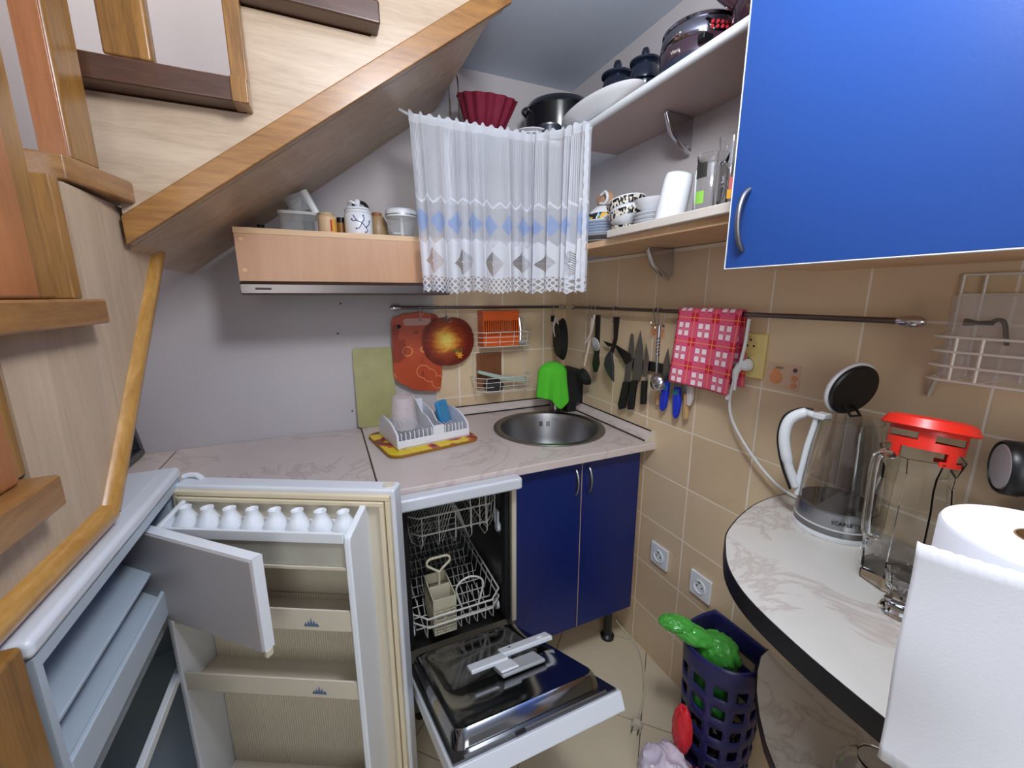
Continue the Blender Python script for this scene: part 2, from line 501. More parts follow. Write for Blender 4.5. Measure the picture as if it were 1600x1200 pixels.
# lower stringer
MB().prism([(-0.42, 1.49), (-0.42, 1.555), (-0.79, 1.555), (-0.79, 1.333), (-1.02, 1.333), (-1.02, 1.113), (-1.30, 1.113), (-1.30, 1.012), (-0.885, 1.012)], 'x', -1.435, -1.41).build('stringer', M_pale_v, st, smooth=0)
MB().tube([(-1.418, -0.405, 1.490), (-1.418, -0.866, 1.026)], 0.024, 10).build('edge_trim', M_gold, st)
MB().tube([(-1.416, -0.866, 1.024), (-1.416, -1.16, 1.024)], 0.022, 10).build('edge_trim', M_gold, st)
MB().box(-1.45, -1.388, -1.215, -1.140, 0.0, 1.001).build('newel_post', M_oak_v, st, bev=0.006)
# risers and baluster boards
MB().box(-1.95, -1.412, -0.818, -0.792, 1.374, 1.56).build('riser', M_oak_v, st, bev=0.003)
MB().box(-1.95, -1.412, -1.045, -1.02, 1.157, 1.335).build('riser', M_oak_v, st, bev=0.003)
def board(pts, z0, z1, m): MB().prism(pts, 'z', z0, z1).build('baluster_board', m, st, bev=0.006)
board([(-1.445, -0.741), (-1.410, -0.738), (-1.398, -0.670), (-1.433, -0.668)], 1.60, 2.234, M_oak_v)
MB().prism([(-1.446, -0.7415), (-1.412, -0.7385), (-1.4125, -0.7435), (-1.4465, -0.7465)], 'z', 1.60, 2.234).build('board_face', M_oak_or, st, bev=0.001)
board([(-1.374, -0.648), (-1.302, -0.648), (-1.302, -0.615), (-1.374, -0.615)], 1.804, 2.75, M_oak_v)
board([(-1.415, -0.975), (-1.398, -0.975), (-1.398, -0.896), (-1.415, -0.896)], 1.374, 2.234, M_oak_v)
board([(-1.396, -1.08), (-1.380, -1.08), (-1.380, -0.975), (-1.396, -0.975)], 1.374, 2.234, M_oak_or)
board([(-1.43, -1.16), (-1.40, -1.16), (-1.40, -1.055), (-1.43, -1.055)], 1.157, 1.335, M_oak_or)

# ------------------------------------------------------------------ right wall shelves and wall cabinet
us = thing('wall_shelf', (-0.12, -0.7, 1.894), 'upper beech shelf with white rounded front edge on the right wall', 'shelf')
MB().box(-0.242, -0.001, -1.116, -0.335, 1.894, 1.911).build('board', M_shelf_un, us, smooth=0)
MB().tube([(-0.244, -1.116, 1.901), (-0.244, -0.52, 1.901)], 0.0105, 10).build('front_edge', M_white, us)
def bracket(y, z, parent):
    mb = MB()
    pr = [(-0.11, z), (-0.09, z - 0.045), (-0.05, z - 0.075), (-0.01, z - 0.085), (-0.009, z)]
    mb.prism(pr, 'y', y - 0.004, y + 0.004)
    mb.tube([(-0.112, y, z - 0.004), (-0.09, y, z - 0.05), (-0.05, y, z - 0.08), (-0.016, y, z - 0.095)], [0.008, 0.009, 0.008, 0.005], 10)
    mb.build('bracket', M_chrome, parent)
bracket(-0.70, 1.893, us)
ls = thing('wall_shelf', (-0.12, -0.7, 1.528), 'lower beech shelf under the crockery on the right wall', 'shelf')
MB().box(-0.25, -0.001, -1.116, -0.335, 1.528, 1.546).build('board', M_beech_e, ls, smooth=0)
bracket(-0.66, 1.527, ls)
t = MB().box(-0.262, -0.02, -1.114, -0.655, 1.5465, 1.556).box(-0.268, -0.255, -1.114, -0.655, 1.546, 1.568).build('shelf_liner', mat('liner_board', (206, 198, 188), 0.5), bev=0.003)
tag(t, 'off-white raised liner board lying on the lower crockery shelf', 'board')
ks = thing('corner_shelf', (-0.35, -0.16, 1.528), 'open shelf unit behind the lace curtain in the corner', 'shelf')
MB().prism([(-0.67, -0.001), (-0.67, -0.325), (-0.33, -0.325), (-0.22, -0.333), (-0.001, -0.333), (-0.001, -0.001)], 'z', 1.892, 1.910).build('board', M_white, ks, smooth=0)
MB().box(-0.655, -0.001, -0.30, -0.0085, 1.552, 1.57).build('board', M_white, ks, smooth=0)
MB().box(-0.655, -0.637, -0.30, -0.001, 1.57, 1.892).build('side_panel', M_white, ks, smooth=0)

wc = thing('wall_cabinet', (-0.15, -1.6, 1.43), 'glossy bright blue wall cabinet with curved satin handle at upper right', 'cabinet')
MB().box(-0.298, -0.0085, -2.5, -1.117, 1.432, 1.45).box(-0.298, -0.001, -1.135, -1.117, 1.45, 2.2).box(-0.298, -0.001, -2.5, -1.135, 2.18, 2.2).box(-0.298, -0.001, -2.5, -2.48, 1.45, 2.2).box(-0.02, -0.001, -2.48, -1.135, 1.45, 2.18).build('body', M_beech_e, wc, smooth=0)
for (y0, y1) in ((-1.74, -1.115), (-2.5, -1.743)):
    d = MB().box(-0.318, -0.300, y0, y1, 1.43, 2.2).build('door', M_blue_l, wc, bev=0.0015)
    hy = y1 - 0.035 if y1 > -1.2 else y1 - 0.03
    MB().tube(bez((-0.318, hy, 1.568), (-0.352, hy - 0.004, 1.553), (-0.352, hy - 0.004, 1.48), (-0.318, hy, 1.462), 14), 0.0048, 10).build('handle', M_chrome if False else M_steel, d)
MB().box(-0.3185, -0.2995, -1.115, -1.1135, 1.43, 2.2).box(-0.3185, -0.2995, -1.74, -1.1135, 1.4285, 1.43).build('edge_band', M_white, wc, smooth=0)

# ------------------------------------------------------------------ extractor hood
hd = thing('extractor_hood', (-0.96, -0.15, 1.384), 'beech-faced extractor hood with a slim steel visor under the stairs', 'hood')
MB().box(-1.262, -1.244, -0.281, -0.001, 1.422, 1.5515).box(-0.676, -0.658, -0.281, -0.001, 1.422, 1.5515).box(-1.263, -0.658, -0.30, -0.282, 1.422, 1.5515).build('casing', M_beech, hd, smooth=0)
MB().box(-1.264, -0.658, -0.301, -0.001, 1.552, 1.568).build('top_board', M_beech_e, hd, smooth=0)
for z in (1.536, 1.452):
    MB().cyl((-1.247, -0.3012, z), (-1.247, -0.30, z), 0.0055, 16).build('screw_cap', mat('pale_cap', (222, 178, 130), 0.5), hd)
MB().prism([(-0.31, 1.42), (-0.318, 1.412), (-0.318, 1.388), (-0.312, 1.382), (-0.002, 1.382), (-0.002, 1.42)], 'x', -1.262, -0.656).build('visor', M_darkrail, hd, bev=0.002)
MB().box(-1.225, -1.185, -0.3195, -0.318, 1.397, 1.403).build('emblem', M_black, hd, smooth=0)

# ------------------------------------------------------------------ worktops
n = 72
cx, cy, R = -0.272, -0.335, 0.213
x0, x1, y0, y1 = -0.955, -0.001, -0.648, -0.009
angs = sorted([2 * pi * i / n for i in range(n)] + [atan2(yy - cy, xx - cx) % (2 * pi) for xx in (x0, x1) for yy in (y0, y1)])
inn, out = [], []
for a in angs:
    dx, dy = cos(a), sin(a)
    t = min([v for v in ((x0 - cx) / dx if dx else 9, (x1 - cx) / dx if dx else 9, (y0 - cy) / dy if dy else 9, (y1 - cy) / dy if dy else 9) if v > 1e-6])
    inn.append((cx + R * dx, cy + R * dy)); out.append((cx + t * dx, cy + t * dy))
k = len(angs)
vs = [(*p, 0.865) for p in inn] + [(*p, 0.865) for p in out] + [(*p, 0.838) for p in inn] + [(*p, 0.838) for p in out]
fs = []
for i in range(k):
    j = (i + 1) % k
    fs += [(i, j, k + j, k + i), (2 * k + i, 3 * k + i, 3 * k + j, 2 * k + j), (k + i, k + j, 3 * k + j, 3 * k + i), (i, 2 * k + i, 2 * k + j, j)]
w = MB().add(vs, fs).build('worktop', M_top, bev=0.004)
tag(w, 'pinkish marble-pattern laminate worktop holding the round steel sink', 'worktop')
w = MB().box(-1.558, -0.9575, -0.583, -0.004, 0.832, 0.858).build('worktop', M_top, bev=0.004)
tag(w, 'greyish marble-pattern worktop in the shade under the stairs', 'worktop')
w = MB().box(-2.10, -1.563, -0.583, -0.004, 0.832, 0.858).build('worktop', M_top, bev=0.004)
tag(w, 'short end piece of worktop behind the fridge, left of a dark joint', 'worktop')
w = thing('base_cabinet', (-1.5, -0.3, 0.0), 'plain white base cabinet hidden behind the open fridge door', 'cabinet')
MB().box(-2.09, -1.03, -0.56, -0.01, 0.08, 0.831).build('body', M_white, w, smooth=0)
MB().box(-2.09, -1.03, -0.52, -0.05, 0.0, 0.08).build('plinth', M_blackm, w, smooth=0)
# upstand strips along both walls
us2 = thing('worktop_upstand', (-0.3, -0.02, 0.865), 'marble-pattern upstand strip with black seals along the sink corner', 'trim')
prof = [(-0.036, 0.8655), (-0.033, 0.872), (-0.012, 0.896), (-0.0085, 0.898), (-0.0085, 0.8655)]
MB().prism(prof, 'x', -0.645, -0.0085).build('strip', M_top, us2)
MB().prism([(-0.036, 0.8655), (-0.033, 0.872), (-0.012, 0.896), (-0.0085, 0.898), (-0.0085, 0.8655)], 'y', -0.625, -0.036).build('strip', M_top, us2)
MB().box(-0.645, -0.038, -0.040, -0.036, 0.8655, 0.870).box(-0.645, -0.0085, -0.011, -0.0085, 0.8975, 0.902).build('seal', M_black, us2, smooth=0)
MB().box(-0.040, -0.036, -0.625, -0.040, 0.8655, 0.870).box(-0.011, -0.0085, -0.625, -0.011, 0.8975, 0.902).build('seal', M_black, us2, smooth=0)
MB().prism([(-0.042, 0.866), (-0.036, 0.874), (-0.010, 0.904), (-0.0082, 0.904), (-0.0082, 0.866)], 'y', -0.640, -0.625).build('end_cap', M_cream, us2)

# ------------------------------------------------------------------ sink
sk = thing('sink', (cx, cy, 0.865), 'round stainless steel sink set into the worktop corner', 'sink')
R2 = 0.222
MB().lathe([(R2, 0.8655), (R2 - 0.002, 0.869), (R2 - 0.018, 0.870), (R2 - 0.028, 0.866), (R2 - 0.036, 0.845), (R2 - 0.045, 0.76), (R2 - 0.062, 0.728), (R2 - 0.10, 0.716), (0.035, 0.710),
            (0.03, 0.705), (0.0001, 0.705)], (cx, cy, 0), 64, caps=False).build('bowl', M_steel, sk, solid=0.0012)
MB().lathe([(0.032, 0.7115), (0.03, 0.7135), (0.022, 0.711), (0.0001, 0.711)], (cx, cy, 0), 24).build('drain', M_chrome, sk)
for dx in (-0.018, -0.010, 0.012, 0.020):
    a = atan2(0.80, 0.35) + dx / 0.175
    r = R2 - 0.0405
    p = Vector((cx + r * cos(a), cy + r * sin(a), 0.823))
    T = Matrix.Translation(p) @ Matrix.Rotation(a, 4, 'Z')
    MB().box(-0.002, 0.001, -0.002, 0.002, -0.011, 0.011, T=T).build('overflow_slot', M_blackm, sk, smooth=0)
# ------------------------------------------------------------------ sink cabinet
sc = thing('sink_cabinet', (-0.3, -0.3, 0.0), 'dark blue two-door base cabinet under the round sink', 'cabinet')
MB().box(-0.552, -0.536, -0.598, -0.02, 0.175, 0.837).box(-0.062, -0.046, -0.598, -0.02, 0.175, 0.837).box(-0.536, -0.062, -0.598, -0.02, 0.175, 0.19).build('body', M_beech_e, sc, smooth=0)
for (a, b, hx) in ((-0.549, -0.299, -0.325), (-0.2965, -0.048, -0.272)):
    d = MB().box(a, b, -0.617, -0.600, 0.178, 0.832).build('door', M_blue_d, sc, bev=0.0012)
    MB().tube(bez((hx, -0.617, 0.808), (hx, -0.645, 0.795), (hx, -0.645, 0.727), (hx, -0.617, 0.712), 12), 0.0042, 8).build('handle', M_steel, d)
MB().box(-0.2988, -0.2967, -0.6165, -0.5995, 0.178, 0.832).build('edge_band', M_beech_e, sc, smooth=0)
for (x, y) in ((-0.10, -0.55), (-0.50, -0.55), (-0.10, -0.08), (-0.50, -0.08)):
    MB().lathe([(0.028, 0.0), (0.028, 0.012), (0.018, 0.02), (0.016, 0.15), (0.026, 0.174)], (x, y, 0), 14).build('leg', M_black, sc)
# ------------------------------------------------------------------ fridge
fr = thing('refrigerator', (-1.66, -0.88, 0.0), 'small white refrigerator standing open under the stairs, door swung toward the dishwasher', 'fridge')
M_liner = mat('fridge_liner', (176, 188, 198), 0.4, var=0.04)
fx0, fx1, fy0, fy1 = -1.93, -1.388, -1.133, -0.598
mb = MB().box(fx0, fx1, fy0, fy0 + 0.012, 0.05, 0.972).box(fx0, fx1, fy1 - 0.034, fy1, 0.05, 0.972).box(fx0, fx0 + 0.05, fy0 + .012, fy1 - .034, 0.05, 0.972)
mb.box(fx0 + .05, fx1, fy0 + .012, fy1 - .034, 0.955, 0.972).box(fx0 + .05, fx1, fy0 + .012, fy1 - .034, 0.05, 0.10)
mb.build('body', M_liner, fr, smooth=0)
lid = MB().box(-1.94, -1.384, -1.138, -0.594, 0.973, 0.998).build('top', M_white_en, fr, bev=0.009, bseg=3)
MB().box(-1.92, -1.412, -1.115, -0.615, 0.998, 1.000).build('top_panel', M_white_en, lid, bev=0.0015)
# freezer compartment
ya, yb = fy0 + .012, fy1 - .034
fz = MB().box(-1.86, -1.400, ya + .001, yb - .001, 0.775, 0.79).box(-1.395, -1.387, ya + .001, yb - .001, 0.756, 0.808).box(-1.86, -1.40, ya + .001, ya + .012, 0.79, 0.929).box(-1.86, -1.40, yb - .012, yb - .001, 0.79, 0.929).box(-1.86, -1.85, ya + .012, yb - .012, 0.79, 0.929)
fz.build('freezer_compartment', M_liner, fr, bev=0.002)
MB().box(-1.80, -1.41, ya + .014, yb - .014, 0.835, 0.842).build('freezer_shelf', M_liner, fr, bev=0.002)
MB().box(-1.86, -1.42, ya + .004, yb - .004, 0.55, 0.556).build('glass_shelf', glass('shelf_glass', (0.8, 0.9, 0.88), 0.05), fr, smooth=0)
MB().box(-1.425, -1.412, ya + .004, yb - .004, 0.545, 0.565).build('shelf_trim', M_white, fr, bev=0.002)
MB().box(-1.86, -1.41, ya + .004, yb - .004, 0.698, 0.706).box(-1.42, -1.41, ya + .004, yb - .004, 0.706, 0.73).build('drip_tray', M_gl_thin, fr, smooth=0)
# freezer flap
fa = Vector((-1.475, -0.705, 0)); fb = Vector((-1.206, -0.955, 0)); fd = (fb - fa).normalized(); fn = Vector((fd.y, -fd.x, 0))
TF = Matrix(((fd.x, fn.x, 0, fa.x), (fd.y, fn.y, 0, fa.y), (0, 0, 1, 0), (0, 0, 0, 1)))
L = (fb - fa).length
flap = MB(TF).box(0, L, -0.022, 0, 0.742, 0.929).build('freezer_flap', mat('flap_grey', (172, 166, 166), 0.4, var=0.03), fr, bev=0.003)
MB(TF).box(0, L + 0.001, -0.023, -0.0035, 0.9292, 0.931).box(L + 0.0002, L + 0.0022, -0.023, -0.0035, 0.742, 0.931).build('flap_rim', M_white, flap, smooth=0)
MB(TF).box(L - 0.004, L + 0.0035, -0.018, -0.005, 0.728, 0.742).build('latch', M_cream, flap, bev=0.001)
# door
hx, hy = -1.394, -0.627
TD = Matrix(((0.886, -0.463, 0, hx), (-0.463, -0.886, 0, hy), (0, 0, 1, 0), (0, 0, 0, 1)))
dr = MB(TD).box(0.0, 0.505, -0.045, 0.0, 0.06, 0.968).build('door', M_white_en, fr, bev=0.006)
def ring(mb, s0, s1, z0, z1, w, t0, t1):
    mb.box(s0, s1, t0, t1, z1 - w, z1).box(s0, s1, t0, t1, z0, z0 + w).box(s0, s0 + w, t0, t1, z0 + w, z1 - w).box(s1 - w, s1, t0, t1, z0 + w, z1 - w)
    return mb
g = ring(MB(TD), 0.006, 0.497, 0.068, 0.958, 0.011, 0.0, 0.012)
g = ring(g, 0.019, 0.484, 0.081, 0.945, 0.010, 0.0, 0.016)
g.build('gasket', M_gasket, dr, bev=0.002)
MB(TD).box(0.030, 0.473, 0.0, 0.005, 0.092, 0.934).build('liner', M_cream, dr, smooth=0)
def rib(s0, s1):
    MB(TD).prism([(0.0, 0.94), (0.012, 0.94), (0.095, 0.912), (0.098, 0.90), (0.098, 0.12), (0.0, 0.10)], 'x', s0, s1).build('side_wall', M_white, dr, bev=0.004)
rib(0.028, 0.040); rib(0.432, 0.446)
# ribbed back
nn = 66
MB(TD).grid(lambda u, v: (0.0415 + u * 0.389, 0.0075 + 0.0022 * (1 if int(u * nn * 2 + 0.5) % 2 else 0), 0.11 + v * 0.60), nn * 2, 1).build('ribbed_panel', M_cream, dr, smooth=0)
# egg shelf
eg = MB(TD).box(0.041, 0.431, 0.006, 0.092, 0.896, 0.900).box(0.041, 0.431, 0.088, 0.095, 0.897, 0.919).build('egg_shelf', M_white, dr, bev=0.0015)
for i in range(8):
    s = 0.064 + i * 0.0495
    MB(TD).lathe([(0.0248, 0.0), (0.0235, 0.008), (0.016, 0.022), (0.0115, 0.032), (0.0125, 0.040), (0.010, 0.0405), (0.0001, 0.034)], (s, 0.045, 0.9005), 18).build('egg_cup', M_white, eg)
MB(TD).box(0.041, 0.431, 0.088, 0.091, 0.845, 0.896).build('egg_shelf_front', film('smoky_front', (186, 184, 170), 0.55, 0.2), dr, smooth=0)
MB(TD).box(0.041, 0.431, 0.006, 0.094, 0.836, 0.843).build('shelf', M_cream, dr, bev=0.001)
M_logo = mat('mountain_print', (96, 112, 140), 0.5)
for (zb, zt) in ((0.692, 0.742), (0.520, 0.566), (0.20, 0.28)):
    b = MB(TD).box(0.041, 0.431, 0.090, 0.094, zb, zt).box(0.041, 0.431, 0.006, 0.090, zb, zb + 0.005).build('door_balcony', mat('balcony_plastic', (214, 204, 184), 0.35, var=0.03), dr, bev=0.001)
    if zb > 0.4:
        pts = []
        mb = MB(TD)
        zc = zb + 0.012
        for q, (cx2, hh) in enumerate(((-0.012, 0.008), (-0.006, 0.013), (0.0, 0.019), (0.006, 0.014), (0.012, 0.008))):
            mb.prism([(0.345 + cx2 - 0.004, zc), (0.345 + cx2 + 0.004, zc), (0.345 + cx2, zc + hh)], 'y', 0.0941, 0.0945)
        mb.prism([(0.329, zc - 0.002), (0.361, zc - 0.002), (0.361, zc - 0.0005), (0.329, zc - 0.0005)], 'y', 0.0941, 0.0945)
        mb.build('mountain_emblem', M_logo, b, smooth=0)
MB(TD).tube([(0.0, -0.03, 0.972), (0.012, -0.034, 0.976), (0.03, -0.034, 0.976), (0.045, -0.03, 0.970)], 0.006, 8).build('hinge_cap', M_white, dr)
MB(TD).lathe([(0.012, 0.968), (0.012, 0.9715), (0.0001, 0.9715)], (0.485, -0.022, 0), 16).build('hinge_plug', M_cream, dr)

# ------------------------------------------------------------------ dishwasher
dw = thing('dishwasher', (-0.74, -0.35, 0.0), 'slim white dishwasher with its door hanging half open and racks showing', 'dishwasher')
dx0, dx1 = -0.923, -0.558
mb = MB().box(dx0, dx0 + 0.02, -0.636, -0.05, 0.30, 0.832).box(dx1 - 0.02, dx1, -0.636, -0.05, 0.30, 0.832).box(dx0 + .02, dx1 - .02, -0.07, -0.05, 0.30, 0.832).box(dx0 + .02, dx1 - .02, -0.62, -0.07, 0.815, 0.832).box(dx0, dx1, -0.60, -0.05, 0.06, 0.30)
mb.build('body', M_dsteel, dw, smooth=0)
MB().box(dx1 - 0.016, dx1 - 0.001, -0.6500, -0.6365, 0.33, 0.8145).build('front_frame', M_cream, dw, bev=0.001)
MB().box(dx0 + .001, dx0 + 0.016, -0.650, -0.6365, 0.33, 0.8145).build('front_frame', M_cream, dw, bev=0.001)
MB().box(dx1 - 0.034, dx1 - 0.0205, -0.634, -0.60, 0.33, 0.81).box(dx0 + 0.0205, dx0 + .034, -0.634, -0.60, 0.33, 0.81).box(dx0 + .034, dx1 - 0.034, -0.634, -0.60, 0.795, 0.81).build('door_seal', M_blackm, dw, bev=0.002)
MB().box(dx0 - .001, dx1 + 0.001, -0.692, -0.651, 0.815, 0.852).build('top_front', M_white_en, dw, bev=0.008, bseg=3)
for x in (dx0 + 0.05, dx1 - 0.05):
    for y in (-0.56, -0.10):
        MB().cyl((x, y, 0.0), (x, y, 0.06), 0.018, 12).build('foot', M_black, dw)
# racks
xa, xb = dx0 + 0.04, dx1 - 0.04
W = 0.0019
up = MB()
z0 = 0.645
def rrect(x0, x1, y0, y1, z, c=0.03):
    return [(x0 + c, y0, z), (x1 - c, y0, z), (x1, y0 + c, z), (x1, y1, z), (x0, y1, z), (x0, y0 + c, z)]
up.tube(rrect(xa, xb, -0.600, -0.09, z0 + 0.095), W * 1.5, 6, True)
up.tube(rrect(xa + .008, xb - .008, -0.597, -0.10, z0 + 0.035), W * 1.3, 6, True)
for i in range(22):
    y = -0.565 + i * 0.021
    wq = xb - xa
    pr = [(xa, z0 + .09), (xa + .012, z0 + .004), (xa + .14 * wq, z0 - .02), (xa + .27 * wq, z0 + .045), (xa + .38 * wq, z0 - .02), (xa + .50 * wq, z0 + .085), (xa + .56 * wq, z0 + .085), (xa + .67 * wq, z0 - .015), (xa + .79 * wq, z0 + .05), (xa + .90 * wq, z0 - .01), (xb - .008, z0 + .02), (xb, z0 + .09)]
    up.tube([(x, y, z) for x, z in pr], W * 0.8, 5)
for i in range(5):
    x = xa + 0.04 + i * (xb - xa - .08) / 4
    up.tube([(x, -0.600, z0 + .095), (x, -0.598, z0 + 0.005), (x, -0.575, z0 - 0.020), (x, -0.10, z0 - 0.020)], W, 5)
for k in (0, 1):
    x = xb - 0.015 - k * 0.05
    up.tube([(x, -0.602, z0 + .03), (x, -0.602, z0 + 0.135), (x - 0.03, -0.602, z0 + 0.135), (x - 0.03, -0.602, z0 + .03)], W, 5)
up.build('upper_rack', M_rackw, dw)
MB().cyl((xb + 0.003, -0.57, z0 - 0.01), (xb + 0.014, -0.57, z0 - 0.01), 0.016, 14).box(xb + .002, xb + .008, -0.582, -0.558, z0 - 0.01, z0 + 0.05).build('rack_roller', M_white, dw)
MB().box(dx1 - .034, dx1 - .0205, -0.59, -0.1, z0 - .035, z0 - .026).build('rack_rail', M_steel, dw)
MB().box(dx0 + .0205, dx0 + .034, -0.59, -0.1, z0 - .035, z0 - .026).build('rack_rail', M_steel, dw)
lo = MB()
zf = 0.345
lo.tube(rrect(xa, xb, -0.632, -0.09, zf + 0.075, .04), W * 1.6, 6, True)
lo.tube(rrect(xa, xb, -0.632, -0.09, zf + 0.045, .04), W * 1.6, 6, True)
for i in range(9):
    x = xa + .035 + i * (xb - xa - .07) / 8
    lo.tube([(x, -0.632, zf + .075), (x, -0.628, zf + .01), (x, -0.61, zf), (x, -0.10, zf), (x, -0.09, zf + .075)], W, 5)
for i in range(10):
    y = -0.58 + i * 0.05
    lo.tube([(xa, y, zf + .075), (xa + .01, y, zf + .005), (xb - .01, y, zf + .005), (xb, y, zf + .075)], W, 5)
for y in (-0.53, -0.42, -0.31, -0.20):
    for i in range(13):
        x = xa + .03 + i * (xb - xa - .06) / 12
        if y < -0.4 and i < 8: 
            if i > 3: continue
        lo.tube([(x, y, zf + .004), (x - 0.004, y + .01, zf + .062)], [W, W * .8], 5)
lo.tube(crv([(xb - .13, -0.60, zf + .05), (xb - .145, -0.59, zf + .12), (xb - .10, -0.585, zf + .145), (xb - .055, -0.59, zf + .12), (xb - .075, -0.60, zf + .05)], 6), W * 1.7, 7)
lo.build('lower_rack', M_wire, dw)
for x in (xa + 0.0, xb - 0.0):
    MB().cyl((x - .005, -0.57, zf + .0), (x + .005, -0.57, zf + .0), 0.018, 14).build('wheel', M_white, dw)
MB().tube([(xa + .1, -0.30, 0.66), (xb - .1, -0.34, 0.66)], 0.008, 8).build('spray_arm', M_cream, dw)
# cutlery basket (lifts out of the rack)
cb = thing('cutlery_basket', (-0.80, -0.58, 0.352), 'cream plastic cutlery basket with loop handle in the lower dishwasher rack', 'basket')
M_bsk = mat('basket_cream', (216, 208, 180), 0.45, var=0.05)
bx0, bx1, by0, by1, bz0, bz1 = -0.825, -0.757, -0.628, -0.50, 0.352, 0.475
mb = MB().box(bx0, bx1, by0, by1, bz0, bz0 + .004)
def latt(mb, fix, a0, a1, z0, z1, nx, nz, ax, th=0.0016, w=0.0022):
    for i in range(nx + 1):
        a = a0 + (a1 - a0) * i / nx
        if ax == 'y': mb.box(a - w / 2, a + w / 2, fix - th, fix + th, z0, z1)
        else: mb.box(fix - th, fix + th, a - w / 2, a + w / 2, z0, z1)
    for j in range(nz + 1):
        z = z0 + (z1 - z0) * j / nz
        if ax == 'y': mb.box(a0, a1, fix - th, fix + th, z - w / 2, z + w / 2)
        else: mb.box(fix - th, fix + th, a0, a1, z - w / 2, z + w / 2)
for fixy in (by0, by1): latt(mb, fixy, bx0, bx1, bz0, bz1 - .035, 8, 9, 'y')
for fixx in (bx0, bx1): latt(mb, fixx, by0, by1, bz0, bz1 - .035, 12, 9, 'x')
mb.box(bx0 - .002, bx1 + .002, by0 - .002, by0 + .001, bz1 - .035, bz1).box(bx0 - .002, bx1 + .002, by1 - .001, by1 + .002, bz1 - .035, bz1).box(bx0 - .002, bx0 + .001, by0, by1, bz1 - .035, bz1).box(bx1 - .001, bx1 + .002, by0, by1, bz1 - .035, bz1)
mb.box(bx0, bx1, -0.566, -0.563, bz0, bz1)
mb.build('basket_body', M_bsk, cb, smooth=0)
cxm = (bx0 + bx1) / 2
MB().tube(crv([(cxm, -0.565, bz1), (cxm, -0.565, bz1 + .045), (cxm - .014, -0.565, bz1 + .06), (cxm - .036, -0.565, bz1 + .08), (cxm - .03, -0.565, bz1 + .098), (cxm, -0.565, bz1 + .10), (cxm + .03, -0.565, bz1 + .098), (cxm + .036, -0.565, bz1 + .08), (cxm + .014, -0.565, bz1 + .06), (cxm, -0.565, bz1 + .045)], 5), 0.004, 8).build('handle', M_bsk, cb)
# door
e = Vector((0, -0.878, 0.478)); nv = Vector((0, 0.478, 0.878))
TW = Matrix(((1, 0, 0, 0), (0, e.y, nv.y, -0.664), (0, e.z, nv.z, 0.312), (0, 0, 0, 1)))
DL = 0.572
d = MB(TW).box(dx0 + .002, dx1 - .002, -0.02, DL, -0.040, -0.004).build('door', M_white_en, dw, bev=0.002)
MB(TW).box(dx0 + .008, dx1 - .008, -0.01, DL - .008, -0.004, 0.0).build('door_inner_edge', M_dsteel, d, smooth=0)
mb = MB(TW)
# raised inner panel with a sunken pan
sx0, sx1, sy0, sy1 = dx0 + .016, dx1 - .022, 0.02, DL - .032
px0, px1, py0, py1 = sx0 + .030, sx1 - .040, 0.05, 0.36
def rr(x0, x1, y0, y1, r, n=6):
    out = []
    for (cx_, cy_, a0) in ((x1 - r, y1 - r, 0), (x0 + r, y1 - r, 90), (x0 + r, y0 + r, 180), (x1 - r, y0 + r, 270)):
        for i in range(n + 1):
            a = radians(a0 + 90 * i / n); out.append((cx_ + r * cos(a), cy_ + r * sin(a)))
    return out
loops = [(rr(sx0, sx1, sy0, sy1, .03), 0.0), (rr(sx0 + .004, sx1 - .004, sy0 + .004, sy1 - .004, .03), 0.022), (rr(sx0 + .009, sx1 - .009, sy0 + .009, sy1 - .009, .028), 0.029), (rr(sx0 + .017, sx1 - .017, sy0 + .017, sy1 - .017, .026), 0.031),
         (rr(px0, px1, py0, py1, .03), 0.031), (rr(px0 + .006, px1 - .006, py0 + .006, py1 - .006, .028), 0.027), (rr(px0 + .03, px1 - .03, py0 + .05, py1 - .03, .024), 0.010)]
m_ = len(loops[0][0]); vs = []; fs = []
for lp, h in loops: vs += [(x, y, h) for x, y in lp]
for q in range(len(loops) - 1):
    for i in range(m_):
        j = (i + 1) % m_; fs.append((q * m_ + i, q * m_ + j, (q + 1) * m_ + j, (q + 1) * m_ + i))
fs.append(tuple((len(loops) - 1) * m_ + i for i in range(m_)))
MB(TW).add(vs, fs).build('inner_panel', mat('polished_steel', (150, 150, 152), 0.12, 1.0, var=0.04), d, smooth=35)
dsp = MB(TW @ Matrix.Translation((0.045, 0.0, 0.0))).box(-0.80, -0.69, 0.335, 0.405, 0.0312, 0.040).build('dispenser', mat('dispenser_grey', (168, 170, 172), 0.4), d, bev=0.004)
MB(TW @ Matrix.Translation((0.045, 0.0, 0.0))).box(-0.80, -0.755, 0.345, 0.40, 0.040, 0.046).build('dispenser_cup', M_white, dsp, bev=0.003)
MB(TW @ Matrix.Translation((0.045, 0.0, 0.0))).box(-0.855, -0.76, 0.30, 0.345, 0.040, 0.050).box(-0.765, -0.625, 0.275, 0.318, 0.040, 0.052).build('dispenser_lid', M_white, dsp, bev=0.003)
MB(TW @ Matrix.Translation((0.045, 0.0, 0.0))).box(-0.74, -0.735, 0.29, 0.297, 0.052, 0.0525).build('dispenser_mark', M_blackm, dsp, smooth=0)
MB(TW @ Matrix.Translation((0.045, 0.0, 0.0))).cyl((-0.655, 0.297, 0.052), (-0.655, 0.297, 0.055), 0.008, 16).build('dispenser_knob', M_white, dsp)
MB(TW).box(-0.795, -0.775, DL - .012, DL - .004, 0.0, 0.004).build('latch_catch', M_black, d, smooth=0)
MB(TW).tube([(dx0 + .03, DL - .012, 0.001), (dx1 - .03, DL - .012, 0.001)], 0.0025, 6).build('edge_bead', M_steel, d)

